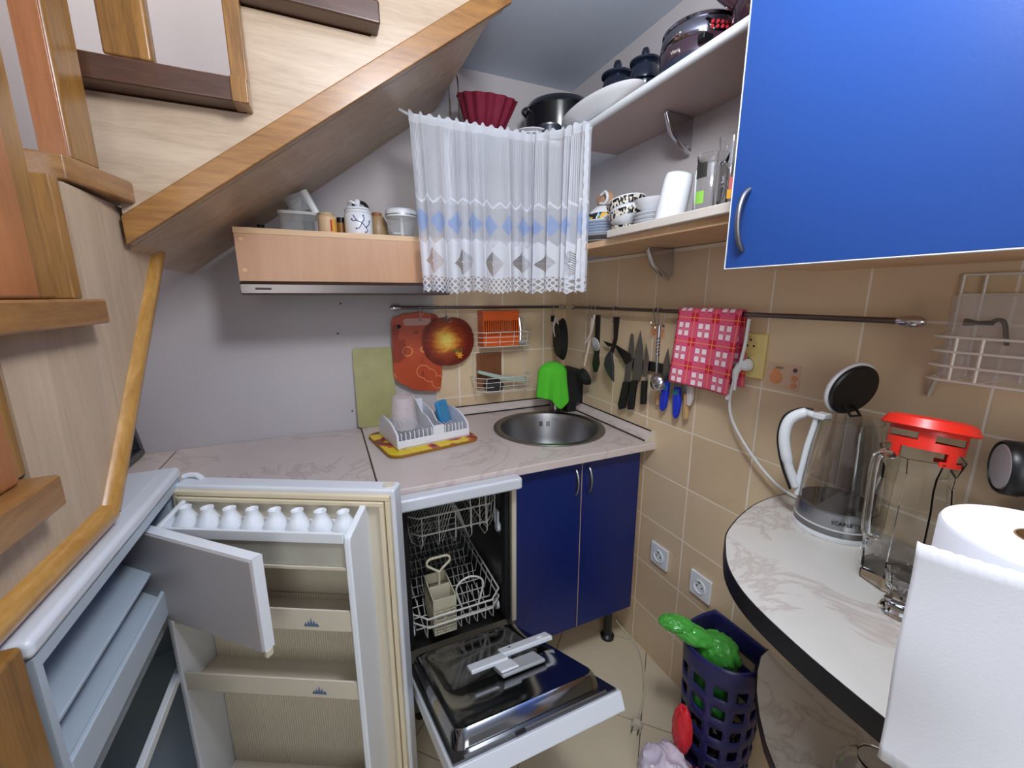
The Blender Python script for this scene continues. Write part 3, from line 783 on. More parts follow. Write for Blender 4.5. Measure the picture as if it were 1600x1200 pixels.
# ------------------------------------------------------------------ two-tier table by the right wall
tb = thing('wall_table', (-0.2, -1.9, 0.0), 'round-ended marble-pattern table with black edge band and a lower shelf, along the right wall', 'table')
def toppoly(off, sh=0.0):
    base = [(0.0, -1.118), (-0.06, -1.115), (-0.13, -1.120), (-0.20, -1.137), (-0.26, -1.158), (-0.315, -1.183), (-0.356, -1.214), (-0.398, -1.252), (-0.431, -1.298), (-0.453, -1.35), (-0.470, -1.425), (-0.479, -1.49), (-0.484, -1.56), (-0.486, -1.7), (-0.488, -2.6)]
    return base
pts = [(-0.0085, -1.118)] + crv([(x, y, 0) for x, y in toppoly(0)], 3)[3:]
pts = [(p[0], p[1]) for p in pts] + [(-0.0085, -2.6)]
MB().prism(pts, 'z', 0.850, 0.885).build('tabletop', M_table, tb, bev=0.001)
def band(pts, z0, z1, name):
    vs, fs = [], []
    n = len(pts)
    for i, p in enumerate(pts):
        a, b = pts[max(0, i - 1)], pts[min(n - 1, i + 1)]
        t = Vector((b[0] - a[0], b[1] - a[1])).normalized(); nr = Vector((t.y, -t.x))
        if nr.x > 0 and i > 3: nr = -nr
        if i <= 3 and nr.y < 0: nr = -nr
        q = (p[0] + nr.x * 0.0022, p[1] + nr.y * 0.0022)
        vs += [(p[0], p[1], z0), (q[0], q[1], z0), (q[0], q[1], z1), (p[0], p[1], z1)]
    for i in range(n - 1):
        for k in range(4):
            fs.append((i * 4 + k, i * 4 + (k + 1) % 4, (i + 1) * 4 + (k + 1) % 4, (i + 1) * 4 + k))
    return MB().add(vs, fs).build(name, M_rubber, tb)
band(pts[:-1], 0.849, 0.8845, 'edge_band')
p2 = [(-0.0085, -1.125), (-0.05, -1.132), (-0.10, -1.158), (-0.155, -1.195), (-0.205, -1.238), (-0.25, -1.285), (-0.285, -1.335), (-0.31, -1.40), (-0.325, -1.48), (-0.33, -1.60), (-0.33, -2.5)]
MB().prism(p2 + [(-0.0085, -2.5)], 'z', 0.395, 0.420).build('lower_shelf', M_table, tb, bev=0.001)
band(p2, 0.3945, 0.4195, 'shelf_edge_band')
for y in (-1.75, -2.45):
    MB().cyl((-0.22, y, 0.0), (-0.22, y, 0.395), 0.02, 16).cyl((-0.22, y, 0.42), (-0.22, y, 0.850), 0.02, 16).build('leg', M_chrome, tb)

# ------------------------------------------------------------------ kettle
kx, ky = -0.095, -1.245
KM = Matrix.Translation((-0.082, -1.258, 0.8855)) @ Matrix.Scale(0.93, 4) @ Matrix.Translation((-kx, -ky, -0.8605))
kt = thing('electric_kettle', (-0.082, -1.258, 0.885), 'glass electric kettle with steel base and raised black lid on the table', 'kettle')
c = (kx, ky, 0)
MB(KM).lathe([(0.079, 0.8605), (0.080, 0.866), (0.079, 0.872), (0.0001, 0.872)], c, 48).build('power_base', M_white, kt)
MB(KM).lathe([(0.0785, 0.8725), (0.0775, 0.885), (0.0001, 0.885)], c, 48).build('lower_band', M_steel, kt)
MB(KM).lathe([(0.0778, 0.8855), (0.0778, 0.889), (0.0001, 0.889)], c, 48).build('ring', M_white, kt)
MB(KM).lathe([(0.0775, 0.8895), (0.075, 0.922), (0.0001, 0.922)], c, 48).build('steel_band', mat('kettle_steel', (176, 178, 182), 0.3, 1.0), kt)
MB(KM).lathe([(0.0752, 0.9225), (0.0745, 0.926), (0.062, 0.927), (0.0001, 0.927)], c, 48).build('heating_plate', M_steel, kt)
MB(KM).lathe([(0.0735, 0.9275), (0.0730, 0.97), (0.068, 1.04), (0.060, 1.10), (0.058, 1.122), (0.0565, 1.122), (0.0585, 1.10), (0.0665, 1.04), (0.0714, 0.97), (0.072, 0.9275)], c, 56, closed=True).build('glass_body', M_glass, kt)
hd_ = Vector((-0.62, 0.78, 0)).normalized()
def hp(r, z): return Vector((kx, ky, z)) + hd_ * r
MB(KM).tube(crv([hp(.058, 1.118), hp(.085, 1.126), hp(.112, 1.105), hp(.118, 1.06), hp(.104, 1.0), hp(.082, 0.945)], 6), [0.008] * 6 + [0.0125] * 18 + [0.010] * 7, 12).build('handle', M_white, kt)
MB(KM).tube(crv([hp(.07, 1.1345), hp(.095, 1.134), hp(.1235, 1.112), hp(.1305, 1.06), hp(.116, 0.995), hp(.092, 0.935)], 6), 0.0028, 8).build('handle_inlay', M_black, kt)
MB(KM).tube([hp(.061, 1.115), hp(.070, 1.05), hp(.0752, 0.98), hp(.077, 0.925)], [0.007, .0075, .0075, .006], 10).build('handle_spine', M_white, kt)
MB(KM).box(kx - .052, kx - .022, ky + .025, ky + .05, 1.117, 1.131).build('hinge', M_white, kt, bev=0.003)
# raised lid: disc tilted open towards the room
ln = Vector((-0.26, -0.93, -0.22)).normalized()
lc = Vector((kx - 0.004, ky + 0.010, 1.190))
q = ln.to_track_quat('Z', 'Y').to_matrix().to_4x4()
ld = MB(KM).lathe([(0.0001, -0.008), (0.046, -0.008), (0.0595, -0.002), (0.061, 0.003), (0.058, 0.006)], lc, 40, T=q).build('lid', M_white, kt)
MB(KM).lathe([(0.0001, 0.005), (0.0565, 0.005), (0.0565, 0.011), (0.053, 0.014), (0.0001, 0.013)], lc, 40, T=q).build('lid_inside', M_black, ld)
tp = lc + q @ Vector((0.0, 0.04, 0.014))
MB(KM).tube([lc + q @ Vector((0.012, -.036, .012)), lc + q @ Vector((0.012, -.050, .034)), lc + q @ Vector((-0.012, -.050, .034)), lc + q @ Vector((-0.012, -.036, .012))], 0.003, 8).build('lid_catch', M_black, ld)
TT = Matrix.Translation((kx, ky, 0.9075))
a = radians(222)
Mx = KM @ Matrix.Translation((kx + cos(a) * .0775, ky + sin(a) * .0775, 0.905)) @ Matrix.Rotation(a + pi / 2, 4, 'Z') @ Matrix.Rotation(pi / 2, 4, 'X')
text('lettering', 'SCARLETT', 0.0115, Mx, M_blackm, kt)

# ------------------------------------------------------------------ octagonal glass pitcher
PM = Matrix.Translation((-0.180, -1.408, 0.8855)) @ Matrix.Scale(0.93, 4) @ Matrix.Translation((0.142, 1.392, -0.8605))
pc = thing('glass_pitcher', (-0.180, -1.408, 0.885), 'tall faceted clear glass pitcher on the table, red lid resting in its rim', 'pitcher')
def octa(r, z, rot=0.1): return [(-0.142 + r * cos(2 * pi * i / 8 + rot), -1.392 + r * sin(2 * pi * i / 8 + rot), z) for i in range(8)]
prof = [(0.050, 0.8605), (0.055, 0.868), (0.056, 0.92), (0.054, 1.03), (0.050, 1.065), (0.051, 1.09), (0.058, 1.118), (0.0545, 1.118), (0.0455, 1.088), (0.0445, 1.065), (0.0485, 1.03), (0.0505, 0.92), (0.048, 0.886), (0.001, 0.884)]
vs, fs = [], []
for r, z in prof: vs += octa(r, z)
for q in range(len(prof) - 1):
    for i in range(8):
        j = (i + 1) % 8; fs.append((q * 8 + i, q * 8 + j, (q + 1) * 8 + j, (q + 1) * 8 + i))
fs.append(tuple(range(8)))
jm = MB(PM).add(vs, fs)
jm.build('jug', M_glass, pc, smooth=0)
hdv = Vector((-0.72, 0.25, 0)).normalized()
def hq(r, z): return Vector((-0.142, -1.392, z)) + hdv * r
MB(PM).tube(crv([hq(.052, 1.115), hq(.072, 1.122), hq(.084, 1.105), hq(.082, 1.04), hq(.076, .97), hq(.054, .955)], 6), 0.0065, 10).build('handle', M_glass, pc)

# red lid
rl = thing('pitcher_lid', (-0.180, -1.408, 1.10), 'red plastic strainer lid with windows, tilted in the mouth of the glass pitcher', 'lid')
TR = PM @ Matrix.Translation((-0.146, -1.396, 1.122)) @ Matrix.Rotation(radians(12), 4, 'Y') @ Matrix.Rotation(radians(-2), 4, 'X')
MB(TR).lathe([(0.0001, 0.060), (0.045, 0.060), (0.056, 0.056), (0.063, 0.042), (0.060, 0.040), (0.051, 0.052), (0.049, 0.048)], (0, 0, 0), 48).build('cap', M_red, rl, solid=0.0015)
mb = MB(TR)
def arc(mb, r, a0, a1, z0, z1, th=0.002, n=10):
    vs, fs = [], []
    for i in range(n + 1):
        a = radians(a0 + (a1 - a0) * i / n)
        for (rr_, z) in ((r, z0), (r, z1), (r - th, z1), (r - th, z0)): vs.append((rr_ * cos(a), rr_ * sin(a), z))
    for i in range(n):
        for k in range(4): fs.append((i * 4 + k, i * 4 + (k + 1) % 4, (i + 1) * 4 + (k + 1) % 4, (i + 1) * 4 + k))
    fs += [(0, 1, 2, 3), (n * 4, n * 4 + 3, n * 4 + 2, n * 4 + 1)]
    mb.add(vs, fs)
arc(mb, 0.050, 0, 360, 0.033, 0.050, n=40)
arc(mb, 0.050, 0, 360, 0.006, 0.020, n=40)
for a in (20, 110, 200, 290): arc(mb, 0.050, a - 12, a + 12, 0.020, 0.033, n=4)
for a in (65, 155, 245, 335): arc(mb, 0.050, a - 9, a + 9, -0.014, 0.006, n=4)
arc(mb, 0.050, 225, 360, -0.016, -0.008, n=16)
mb.build('strainer_ring', M_red, rl)

# crystal dish foot behind the paper towel
CM = Matrix.Translation((-0.262, -1.452, 0.8855)) @ Matrix.Translation((0.218, 1.452, -0.8605))
cg = thing('crystal_glass', (-0.262, -1.452, 0.885), 'small cut crystal glass foot peeking out left of the paper towel', 'glass')
mb = MB(CM)
mb.lathe([(0.024, 0.8605), (0.026, 0.866), (0.019, 0.874), (0.021, 0.882), (0.016, 0.89), (0.022, 0.90), (0.027, 0.93), (0.025, 0.93), (0.019, 0.903), (0.0001, 0.90)], (-0.218, -1.452, 0), 9)
mb.build('stem_foot', M_glass, cg, smooth=0)

# ------------------------------------------------------------------ paper towel
M_paper = mat('paper', (232, 233, 240), 0.95, var=0.01, bmp=0.10, bscale=260)
QM = Matrix.Translation((-0.399, -1.595, 0.8855)) @ Matrix.Scale(0.952, 4) @ Matrix.Translation((0.366, 1.589, -0.861))
pt = thing('paper_towel_roll', (-0.399, -1.595, 0.885), 'large white paper towel roll standing at the table edge, loose sheet hanging', 'paper towel')
px_, py_, pr_ = -0.366, -1.589, 0.082
MB(QM).lathe([(0.024, 0.861), (pr_, 0.861), (pr_, 1.116), (pr_ - .002, 1.12), (0.024, 1.12)], (px_, py_, 0), 64, closed=True).build('roll', M_paper, pt)
MB(QM).lathe([(0.0225, 0.861), (0.0238, 0.861), (0.0238, 1.1205), (0.0225, 1.1205)], (px_, py_, 0), 32, closed=True).build('core', M_card, pt)
# loose sheet leaving the roll on the camera side
p_end = Vector((-0.489, -1.530, 0))
th0 = radians(262)
def sheet(u, v):
    # u 0..1 along the sheet: first hugging the roll, then free
    if u < 0.5:
        a = radians(330) + (radians(215) - radians(330)) * (u / 0.5)
        p = Vector((px_ + (pr_ + .0015) * cos(a), py_ + (pr_ + .0015) * sin(a), 0))
    else:
        a = radians(215); s = (u - .5) / .5
        p0 = Vector((px_ + (pr_ + .0015) * cos(a), py_ + (pr_ + .0015) * sin(a), 0))
        p = p0.lerp(p_end, s) + Vector((-0.006, -0.004, 0)) * sin(pi * s)
        p += Vector((0.016, -0.002, 0)) * s * (1 - v) + Vector((0.0025, 0.0, 0)) * s * sin(v * 9)
    return (p.x, p.y, 0.818 + v * 0.299 + 0.0008 * sin(u * 140))
MB(QM).grid(sheet, 60, 16).build('loose_sheet', M_paper, pt, solid=0.0006)

# ------------------------------------------------------------------ lace curtain
def lace_mat():
    m, nt, bs = new_mat('lace')
    uvn = nt.nodes.new('ShaderNodeUVMap'); uvn.uv_map = 'UVMap'
    sp = nt.nodes.new('ShaderNodeSeparateXYZ'); nt.links.new(uvn.outputs[0], sp.inputs[0])
    u, v = S(nt, sp.outputs[0]), S(nt, sp.outputs[1])   # metres of cloth, height above hem
    P = 0.058
    zig = ((u / P).fract() - 0.5).abs() * 2.0            # 0..1 triangle
    zs = ((u / (P / 3)).fract() - 0.5).abs() * 2.0
    # hem lattice of small diamonds
    d = 0.021
    a_ = ((u / d + v / d).fract() - 0.5).abs() * 2.0
    b_ = ((u / d - v / d).fract() - 0.5).abs() * 2.0
    lat = a_.gt(0.66).mx(b_.gt(0.66))
    hem_edge = v.gt(zs * 0.010)
    lattice = (lat.mx(v.lt(zs * 0.010 + 0.005))) * v.lt(0.052) * hem_edge
    latbase = v.lt(0.052) * hem_edge
    # white band with diamond motifs
    top_w = zig * 0.022 + 0.150
    band = v.gt(0.052) * v.lt(top_w)
    Q = 0.150
    qu = ((u / Q).fract() - 0.5).abs() * Q
    dm = qu * 0.9 + (v - 0.100).abs()
    hole = dm.lt(0.042) * dm.gt(0.004)
    strp = ((u + v) / 0.0075).fract().gt(0.45)
    holea = hole * (strp * (((u / Q).fract() - 0.5).gt(0.0))).inv()
    # blue band
    bb = v.gt(top_w) * v.lt(0.278)
    Q2 = 0.085
    qb = (((u + 0.02) / Q2).fract() - 0.5).abs() * Q2
    db = qb + (v - 0.222).abs()
    blue = db.lt(0.036) * bb
    zline = (v - (zig * 0.020 + 0.278)).abs().lt(0.0042).mx((v - top_w).abs().lt(0.004))
    # sheer top with fine stripes, heading tape
    sh = v.gt(0.278)
    stripe = (u / 0.0042).fract().gt(0.5)
    head = v.gt(0.497)
    alpha = lattice * 0.95
    alpha = alpha.mx(latbase * 0.30)
    alpha = alpha.mx(band * (holea.inv() * 0.70 + 0.26))
    alpha = alpha.mx(bb * 0.56).mx(blue * 0.85)
    alpha = alpha.mx(sh * (stripe * 0.30 + 0.48)).mx(head * 0.85).mx(zline * 0.95)
    col = mixc(nt, blue * 0.75, lin((240, 243, 250)), lin((142, 174, 228)))
    for n in list(nt.nodes):
        if n.type == 'BSDF_PRINCIPLED': nt.nodes.remove(n)
    df = nt.nodes.new('ShaderNodeBsdfDiffuse'); tl = nt.nodes.new('ShaderNodeBsdfTranslucent'); tr = nt.nodes.new('ShaderNodeBsdfTransparent')
    nt.links.new(col, df.inputs[0]); nt.links.new(col, tl.inputs[0])
    m1 = nt.nodes.new('ShaderNodeMixShader'); m1.inputs[0].default_value = 0.35
    nt.links.new(df.outputs[0], m1.inputs[1]); nt.links.new(tl.outputs[0], m1.inputs[2])
    m2 = nt.nodes.new('ShaderNodeMixShader')
    nt.links.new(alpha.v, m2.inputs[0]); nt.links.new(tr.outputs[0], m2.inputs[1]); nt.links.new(m1.outputs[0], m2.inputs[2])
    nt.links.new(m2.outputs[0], nt.nodes['Material Output'].inputs[0])
    return m
ct = thing('lace_curtain', (-0.5, -0.36, 1.388), 'white lace half-curtain with pale blue diamonds hanging from a thin rod in the corner', 'curtain')
path = [Vector((-0.775, -0.345, 0)), Vector((-0.36, -0.345, 0)), Vector((-0.275, -0.44, 0)), Vector((-0.238, -0.528, 0))]
seg_l = [(path[i + 1] - path[i]).length for i in range(3)]; TL = sum(seg_l)
def on_path(s):
    s = max(0, min(TL, s)); i = 0
    while i < 2 and s > seg_l[i]: s -= seg_l[i]; i += 1
    p = path[i].lerp(path[i + 1], s / seg_l[i]); t = (path[i + 1] - path[i]).normalized()
    return p, Vector((t.y, -t.x, 0))
CH = 0.523
def cw(u): # uneven fold phase
    return u * 13.5 * 2 * pi + 2.4 * sin(u * 8.0) + 1.6 * sin(u * 19 + 1)
def curt(u, v):
    p, n = on_path(u * TL)
    if n.y > 0: n = -n
    amp = (0.008 + 0.012 * (1 - v) + 0.003 * sin(u * 31)) * (0.55 + 0.45 * sin(u * 17 + 2) ** 2)
    f = sin(cw(u))
    amp2 = amp * (1.0 if v < 0.95 else 0.6)
    q = p + n * (0.006 + amp2 * (f + 0.9))
    tx = Vector((-n.y, n.x, 0))
    q = q + tx * (0.006 * cos(cw(u) * 1.0 + 0.6) * (1 - v * 0.4))
    q.x += 0.018 * (1 - v) * max(0.0, 1 - u * 6)   # left edge drifts inward towards the hem
    ztop = 1.388 + CH + 0.006 * sin(u * 140) * (1 if v > .98 else 0)
    z = 1.388 + v * (ztop - 1.388) + 0.004 * sin(u * 26) * (1 - v)
    return (q.x, q.y, z)
MB().grid(curt, 620, 40, lambda u, v: (u * TL * 1.42, v * CH)).build('lace_cloth', lace_mat(), ct, smooth=180)
MB().tube([(-0.80, -0.343, 1.918), (-0.775, -0.345, 1.908), (-0.36, -0.345, 1.906), (-0.275, -0.44, 1.908), (-0.240, -0.520, 1.912)], 0.0042, 8).build('rod', M_white, ct)
def side_frill(u, v):
    return (-0.258 - 0.008 * u + 0.0012 * sin(v * 90), -0.520 - 0.012 * (1 - u), 1.392 + v * 0.505)
MB().grid(side_frill, 3, 60, lambda u, v: (u * 0.02, 0.06 + v * 0.05)).build('side_frill', bpy.data.materials['lace'], ct, smooth=180)

# ------------------------------------------------------------------ things on the corner shelf (seen above the curtain)
wl_ = tag(MB().tube(crv([(-0.600, -0.20, 1.912), (-0.602, -0.20, 2.06), (-0.598, -0.20, 2.105), (-0.585, -0.20, 2.118), (-0.573, -0.20, 2.10), (-0.570, -0.20, 2.05), (-0.572, -0.20, 1.912)], 8), 0.0028, 8)
    .build('wire_loop', M_chrome), 'tall thin chrome wire loop standing left of the dark red baking mould', 'wire')
rm = thing('baking_mould', (-0.468, -0.20, 1.91), 'dark red fluted silicone baking mould propped on the corner shelf', 'mould')
vs, fs = [], []
NF = 96; prof = [(0.040, 0.0), (0.060, 0.02), (0.082, 0.07), (0.101, 0.118), (0.104, 0.122), (0.101, 0.124), (0.098, 0.118), (0.079, 0.07), (0.056, 0.024), (0.001, 0.02)]
TMm = Matrix.Translation((-0.468, -0.175, 1.935)) @ Matrix.Rotation(radians(14), 4, 'X')
for i in range(NF):
    a = 2 * pi * i / NF
    for r, z in prof:
        rr_ = r * (1 + 0.055 * cos(14 * a) * min(1, r / 0.05)) if r > 0.002 else r
        vs.append((rr_ * cos(a), rr_ * sin(a), z))
for i in range(NF):
    for q in range(len(prof) - 1):
        j = (i + 1) % NF; k = len(prof); fs.append((i * k + q, j * k + q, j * k + q + 1, i * k + q + 1))
fs.append(tuple(i * len(prof) for i in range(NF)))
MB(TMm).add(vs, fs).build('mould_body', mat('burgundy_silicone', (128, 28, 54), 0.5, var=0.08), rm, smooth=60)
MB().lathe([(0.05, 1.9105), (0.05, 1.935), (0.044, 1.938)], (-0.468, -0.175, 0), 20).build('mould_foot', mat('burgundy_foot', (96, 18, 38), 0.5), rm)
for k in range(3):
    z = 1.9105 + k * 0.013
    o = MB().lathe([(0.03, z), (0.034, z + .002), (0.062, z + 0.009), (0.063, z + 0.0115), (0.0001, z + 0.004)], (-0.318, -0.255, 0), 28).build('saucer', M_ceram)
    tag(o, ['white saucer at the bottom of the short stack behind the curtain heading', 'middle white saucer of the short stack behind the curtain heading', 'topmost white saucer of the stack left of the black roasting pot'][k], 'saucer', 'saucers stacked behind the curtain')
bp_ = thing('roasting_pot', (-0.15, -0.165, 1.91), 'big black enamel pot with two side handles in the corner above the curtain', 'pot')
M_enam = mat('speckled_enamel', (24, 27, 34), 0.22, var=0.2, scale=90, coat=0.4)
pc_ = (-0.148, -0.146, 0)
MB().lathe([(0.085, 1.9105), (0.112, 1.93), (0.128, 1.99), (0.133, 2.07), (0.136, 2.075), (0.134, 2.08), (0.12, 2.10), (0.07, 2.122), (0.0001, 2.128)], pc_, 48).build('pot_body', M_enam, bp_)
for s in (-1, 1):
    MB().tube(crv([(-0.148 + s * .128, -0.17, 2.055), (-0.148 + s * .147, -0.165, 2.066), (-0.148 + s * .147, -0.13, 2.066), (-0.148 + s * .128, -0.12, 2.055)], 5), 0.005, 8).build('side_handle', M_enam, bp_)
sm = thing('saucepan', (-0.215, -0.30, 1.911), 'small dark grey pan with a steel rim in front of the black pot', 'pan')
MB().lathe([(0.036, 1.9115), (0.041, 1.925), (0.042, 1.962), (0.040, 1.962), (0.037, 1.92)], (-0.264, -0.288, 0), 30).build('pan_body', mat('dark_grey_enamel', (52, 60, 72), 0.35), sm, solid=0.001)
MB().lathe([(0.0425, 1.962), (0.0435, 1.966), (0.041, 1.968)], (-0.264, -0.288, 0), 30).build('rim', M_steel, sm)

# ------------------------------------------------------------------ things on the upper right shelf
pl = thing('serving_platter', (-0.14, -0.52, 1.912), 'large oval white platter overhanging the left end of the upper shelf', 'platter')
TP = Matrix.Translation((-0.222, -0.53, 1.9135)) @ Matrix.Rotation(radians(0), 4, 'Y') @ Matrix.Diagonal((0.52, 1.22, 1, 1))
MB(TP).lathe([(0.075, 0.0), (0.098, 0.007), (0.135, 0.020), (0.150, 0.030), (0.152, 0.033), (0.132, 0.026), (0.096, 0.012), (0.0001, 0.006)], (0, 0, 0), 56).build('platter_body', M_ceram, pl)
M_navy = mat('navy_glaze', (26, 34, 52), 0.16, var=0.15, scale=20, coat=0.4)
def jar(x, y, z, s, label):
    j = thing('storage_jar', (x, y, z), label, 'jar', 'dark blue lidded jars on the upper shelf')
    MB().lathe([(0.030 * s, z), (0.036 * s, z + .01 * s), (0.034 * s, z + .05 * s), (0.029 * s, z + .058 * s), (0.0335 * s, z + .068 * s), (0.034 * s, z + .075 * s), (0.030 * s, z + .080 * s), (0.0001, z + .080 * s)], (x, y, 0), 28).build('jar_body', M_navy, j)
    l = MB().lathe([(0.034 * s, z + .081 * s), (0.035 * s, z + .087 * s), (0.026 * s, z + .115 * s), (0.033 * s, z + .118 * s), (0.033 * s, z + .122 * s), (0.012 * s, z + .128 * s), (0.006 * s, z + .130 * s), (0.009 * s, z + .140 * s), (0.006 * s, z + .148 * s), (0.0001, z + .149 * s)], (x, y, 0), 28).build('jar_lid', M_navy, j)
jar(-0.082, -0.425, 1.9125, 1.58, 'left dark blue lidded jar behind the white platter')
jar(-0.082, -0.562, 1.9125, 1.40, 'right, slightly shorter dark blue lidded jar behind the platter')
gp = thing('casserole_pot', (-0.128, -0.792, 1.912), 'dark two-tone pot with glassy steel lid and red pattern on the upper shelf', 'pot')
M_plum = mat('plum_enamel', (58, 36, 48), 0.12, var=0.08, coat=0.6)
c = (-0.125, -0.818, 0)
MB().lathe([(0.088, 1.912), (0.094, 1.92), (0.095, 1.945), (0.0001, 1.945)], c, 44).build('pot_base', mat('slate_base', (40, 48, 66), 0.3), gp)
MB().lathe([(0.0951, 1.9455), (0.096, 1.975), (0.094, 1.978), (0.0001, 1.978)], c, 44).build('pot_body', M_plum, gp)
MB().lathe([(0.094, 1.9785), (0.0965, 1.983), (0.094, 2.005), (0.088, 2.018), (0.092, 2.022), (0.088, 2.026), (0.04, 2.031), (0.0001, 2.032)], c, 44).build('lid', mat('lid_steel', (150, 146, 156), 0.1, 1.0), gp)
arcb = MB()
for k in range(7):
    a = radians(238 + k * 7)
    for dz in (1.986, 1.996):
        p = Vector((c[0] + .0962 * cos(a), c[1] + .0962 * sin(a), dz))
        arcb.ball(p, 0.0045, 8, (1, 1, 1))
arcb.build('red_pattern', mat('red_print', (188, 40, 52), 0.4), gp)
MB().box(-0.205, -0.175, -0.905, -0.885, 1.955, 1.97).build('side_handle', M_black, gp, bev=0.003)
a = radians(188)
text('lettering', 'Vitax', 0.012, Matrix.Translation((c[0] + cos(a) * .0957, c[1] + sin(a) * .0962, 1.958)) @ Matrix.Rotation(a + pi / 2, 4, 'Z') @ Matrix.Rotation(pi / 2, 4, 'X'), mat('silver_print', (190, 184, 176), 0.4), gp)
dk = thing('dark_kettle', (-0.14, -0.985, 1.912), 'shiny dark plum kettle beside the blue wall cabinet on the upper shelf', 'kettle')
c2 = (-0.115, -1.020, 0)
MB().lathe([(0.066, 1.912), (0.082, 1.925), (0.093, 1.965), (0.088, 2.01), (0.078, 2.045), (0.045, 2.06), (0.0001, 2.063)], c2, 44).build('kettle_body', M_plum, dk)
MB().tube(crv([(-0.17, -0.96, 2.0), (-0.19, -0.935, 2.03), (-0.20, -0.92, 2.06)], 5), [0.017] * 6 + [0.011] * 5, 12).build('spout', M_plum, dk)
MB().tube(crv([(-0.115, -0.965, 2.045), (-0.115, -0.97, 2.09), (-0.115, -1.02, 2.11), (-0.115, -1.07, 2.09), (-0.115, -1.075, 2.045)], 5), 0.006, 8).build('handle', M_black, dk)

# ------------------------------------------------------------------ crockery on the lower right shelf
def plate(x, y, z, r, label, m=None, grp='plates stacked on the lower right shelf', dark=False):
    o = MB().lathe([(r * .55, z), (r * .6, z + .0015), (r * .97, z + .0060), (r, z + .0085), (r * .97, z + .0090), (r * .6, z + .0042), (0.0001, z + .0035)], (x, y, 0), 40).build('plate', m or M_ceram)
    tag(o, label, 'plate', grp)
    return o
M_bluerim = mat('pale_blue_ceramic', (206, 216, 232), 0.2, coat=0.3)
M_dkrim = mat('dark_rimmed_ceramic', (88, 84, 86), 0.25, coat=0.2)
ords = ['lowest', 'second from the bottom', 'third from the bottom', 'fourth from the bottom', 'fifth from the bottom', 'sixth from the bottom', 'seventh from the bottom', 'eighth from the bottom', 'topmost']
for k in range(9):
    dark = k < 4
    plate(-0.135, -0.455, 1.5465 + k * 0.0088, 0.083, ('dark-rimmed' if dark else 'pale blue') + ' plate, ' + ords[k] + ' in the stack beside the curtain', M_dkrim if (dark and k % 2 == 0) else (M_ceram if dark else M_bluerim))
def bowl(x, y, z, r, h, label, m, grp, T=None, band=None):
    b = thing('bowl', (x, y, z), label, 'bowl', grp)
    TT_ = Matrix.Translation((x, y, z)) @ (T if T is not None else Matrix.Identity(4))
    MB(TT_).lathe([(r * .45, 0.0), (r * .5, h * .06), (r * .85, h * .45), (r, h), (r * .96, h), (r * .8, h * .5), (r * .42, h * .14), (0.0001, h * .12)], (0, 0, 0), 36).build('bowl_body', m, b)
    if band:
        mb = MB(TT_)
        mb.lathe([(r * .875 + .0008, h * .5), (r * .985 + .0008, h * .93), (r * .985, h * .93), (r * .875, h * .5)], (0, 0, 0), 36, closed=True)
        mb.build('band', band, b)
    return b
def pattern_mat(name, cols, su, sv, rough=0.25):
    m, nt, bs = new_mat(name)
    v = nt.nodes.new('ShaderNodeTexVoronoi'); v.feature = 'F1'; v.inputs['Scale'].default_value = su; v.distance = 'CHEBYCHEV'
    nt.links.new(coords(nt, 'Object', (1, 1, sv)), v.inputs['Vector'])
    cr = nt.nodes.new('ShaderNodeValToRGB'); cr.color_ramp.interpolation = 'CONSTANT'
    sp = nt.nodes.new('ShaderNodeSeparateColor'); nt.links.new(v.outputs['Color'], sp.inputs[0])
    nt.links.new(sp.outputs[0], cr.inputs[0])
    while len(cr.color_ramp.elements) < len(cols): cr.color_ramp.elements.new(0.5)
    for i, c_ in enumerate(cols):
        cr.color_ramp.elements[i].position = i / len(cols); cr.color_ramp.elements[i].color = (*lin(c_), 1)
    nt.links.new(cr.outputs[0], bs.inputs['Base Color']); bs.inputs['Roughness'].default_value = rough
    return m
M_pat = pattern_mat('bright_fruit_print', [(230, 180, 60), (70, 120, 190), (240, 240, 240), (110, 150, 70), (30, 30, 40), (225, 225, 228)], 95, 0.8)
M_bw = pattern_mat('black_white_print', [(30, 26, 28), (226, 220, 206), (40, 34, 36), (220, 214, 200)], 210, 0.5)
FL = Matrix.Translation((0, 0, 0.05)) @ Matrix.Rotation(pi, 4, 'X')
zt = 1.5465 + 9 * .0088 + .003
b = bowl(-0.135, -0.455, zt, 0.066, 0.05, 'white upside-down bowl with a colourful printed band on the plate stack', M_ceram, 'bowls on the lower right shelf', FL, M_pat)
cu = thing('cup', (-0.135, -0.44, zt + .052), 'white cup with looped handle lying on top of the upside-down bowl', 'cup')
CTm = Matrix.Translation((-0.125, -0.44, zt + .078)) @ Matrix.Rotation(radians(80), 4, 'Y')
MB(CTm).lathe([(0.016, -0.02), (0.022, -0.018), (0.027, 0.02), (0.0255, 0.02), (0.020, -0.014), (0.0001, -0.014)], (0, 0, 0), 28).build('cup_body', mat('brown_cup', (190, 150, 120), 0.3), cu)
MB().tube(crv([(-0.15, -0.452, zt + .062), (-0.15, -0.48, zt + .058), (-0.15, -0.492, zt + .075), (-0.15, -0.48, zt + .094), (-0.15, -0.455, zt + .088)], 6), 0.0045, 8).build('handle', M_ceram, cu)
T1 = Matrix.Rotation(radians(-14), 4, 'X')
bowl(-0.15, -0.61, 1.5465, 0.056, 0.045, 'lowest black-and-white printed bowl beside the tilted white tumbler', M_bw, 'bowls on the lower right shelf', None, None)
bowl(-0.15, -0.607, 1.592, 0.060, 0.045, 'patterned bowl second from the bottom, tilted in its stack', M_ceram, 'bowls on the lower right shelf', T1, M_bw)
bowl(-0.15, -0.605, 1.620, 0.064, 0.048, 'topmost tilted white bowl with a dark printed band', M_ceram, 'bowls on the lower right shelf', T1, M_bw)
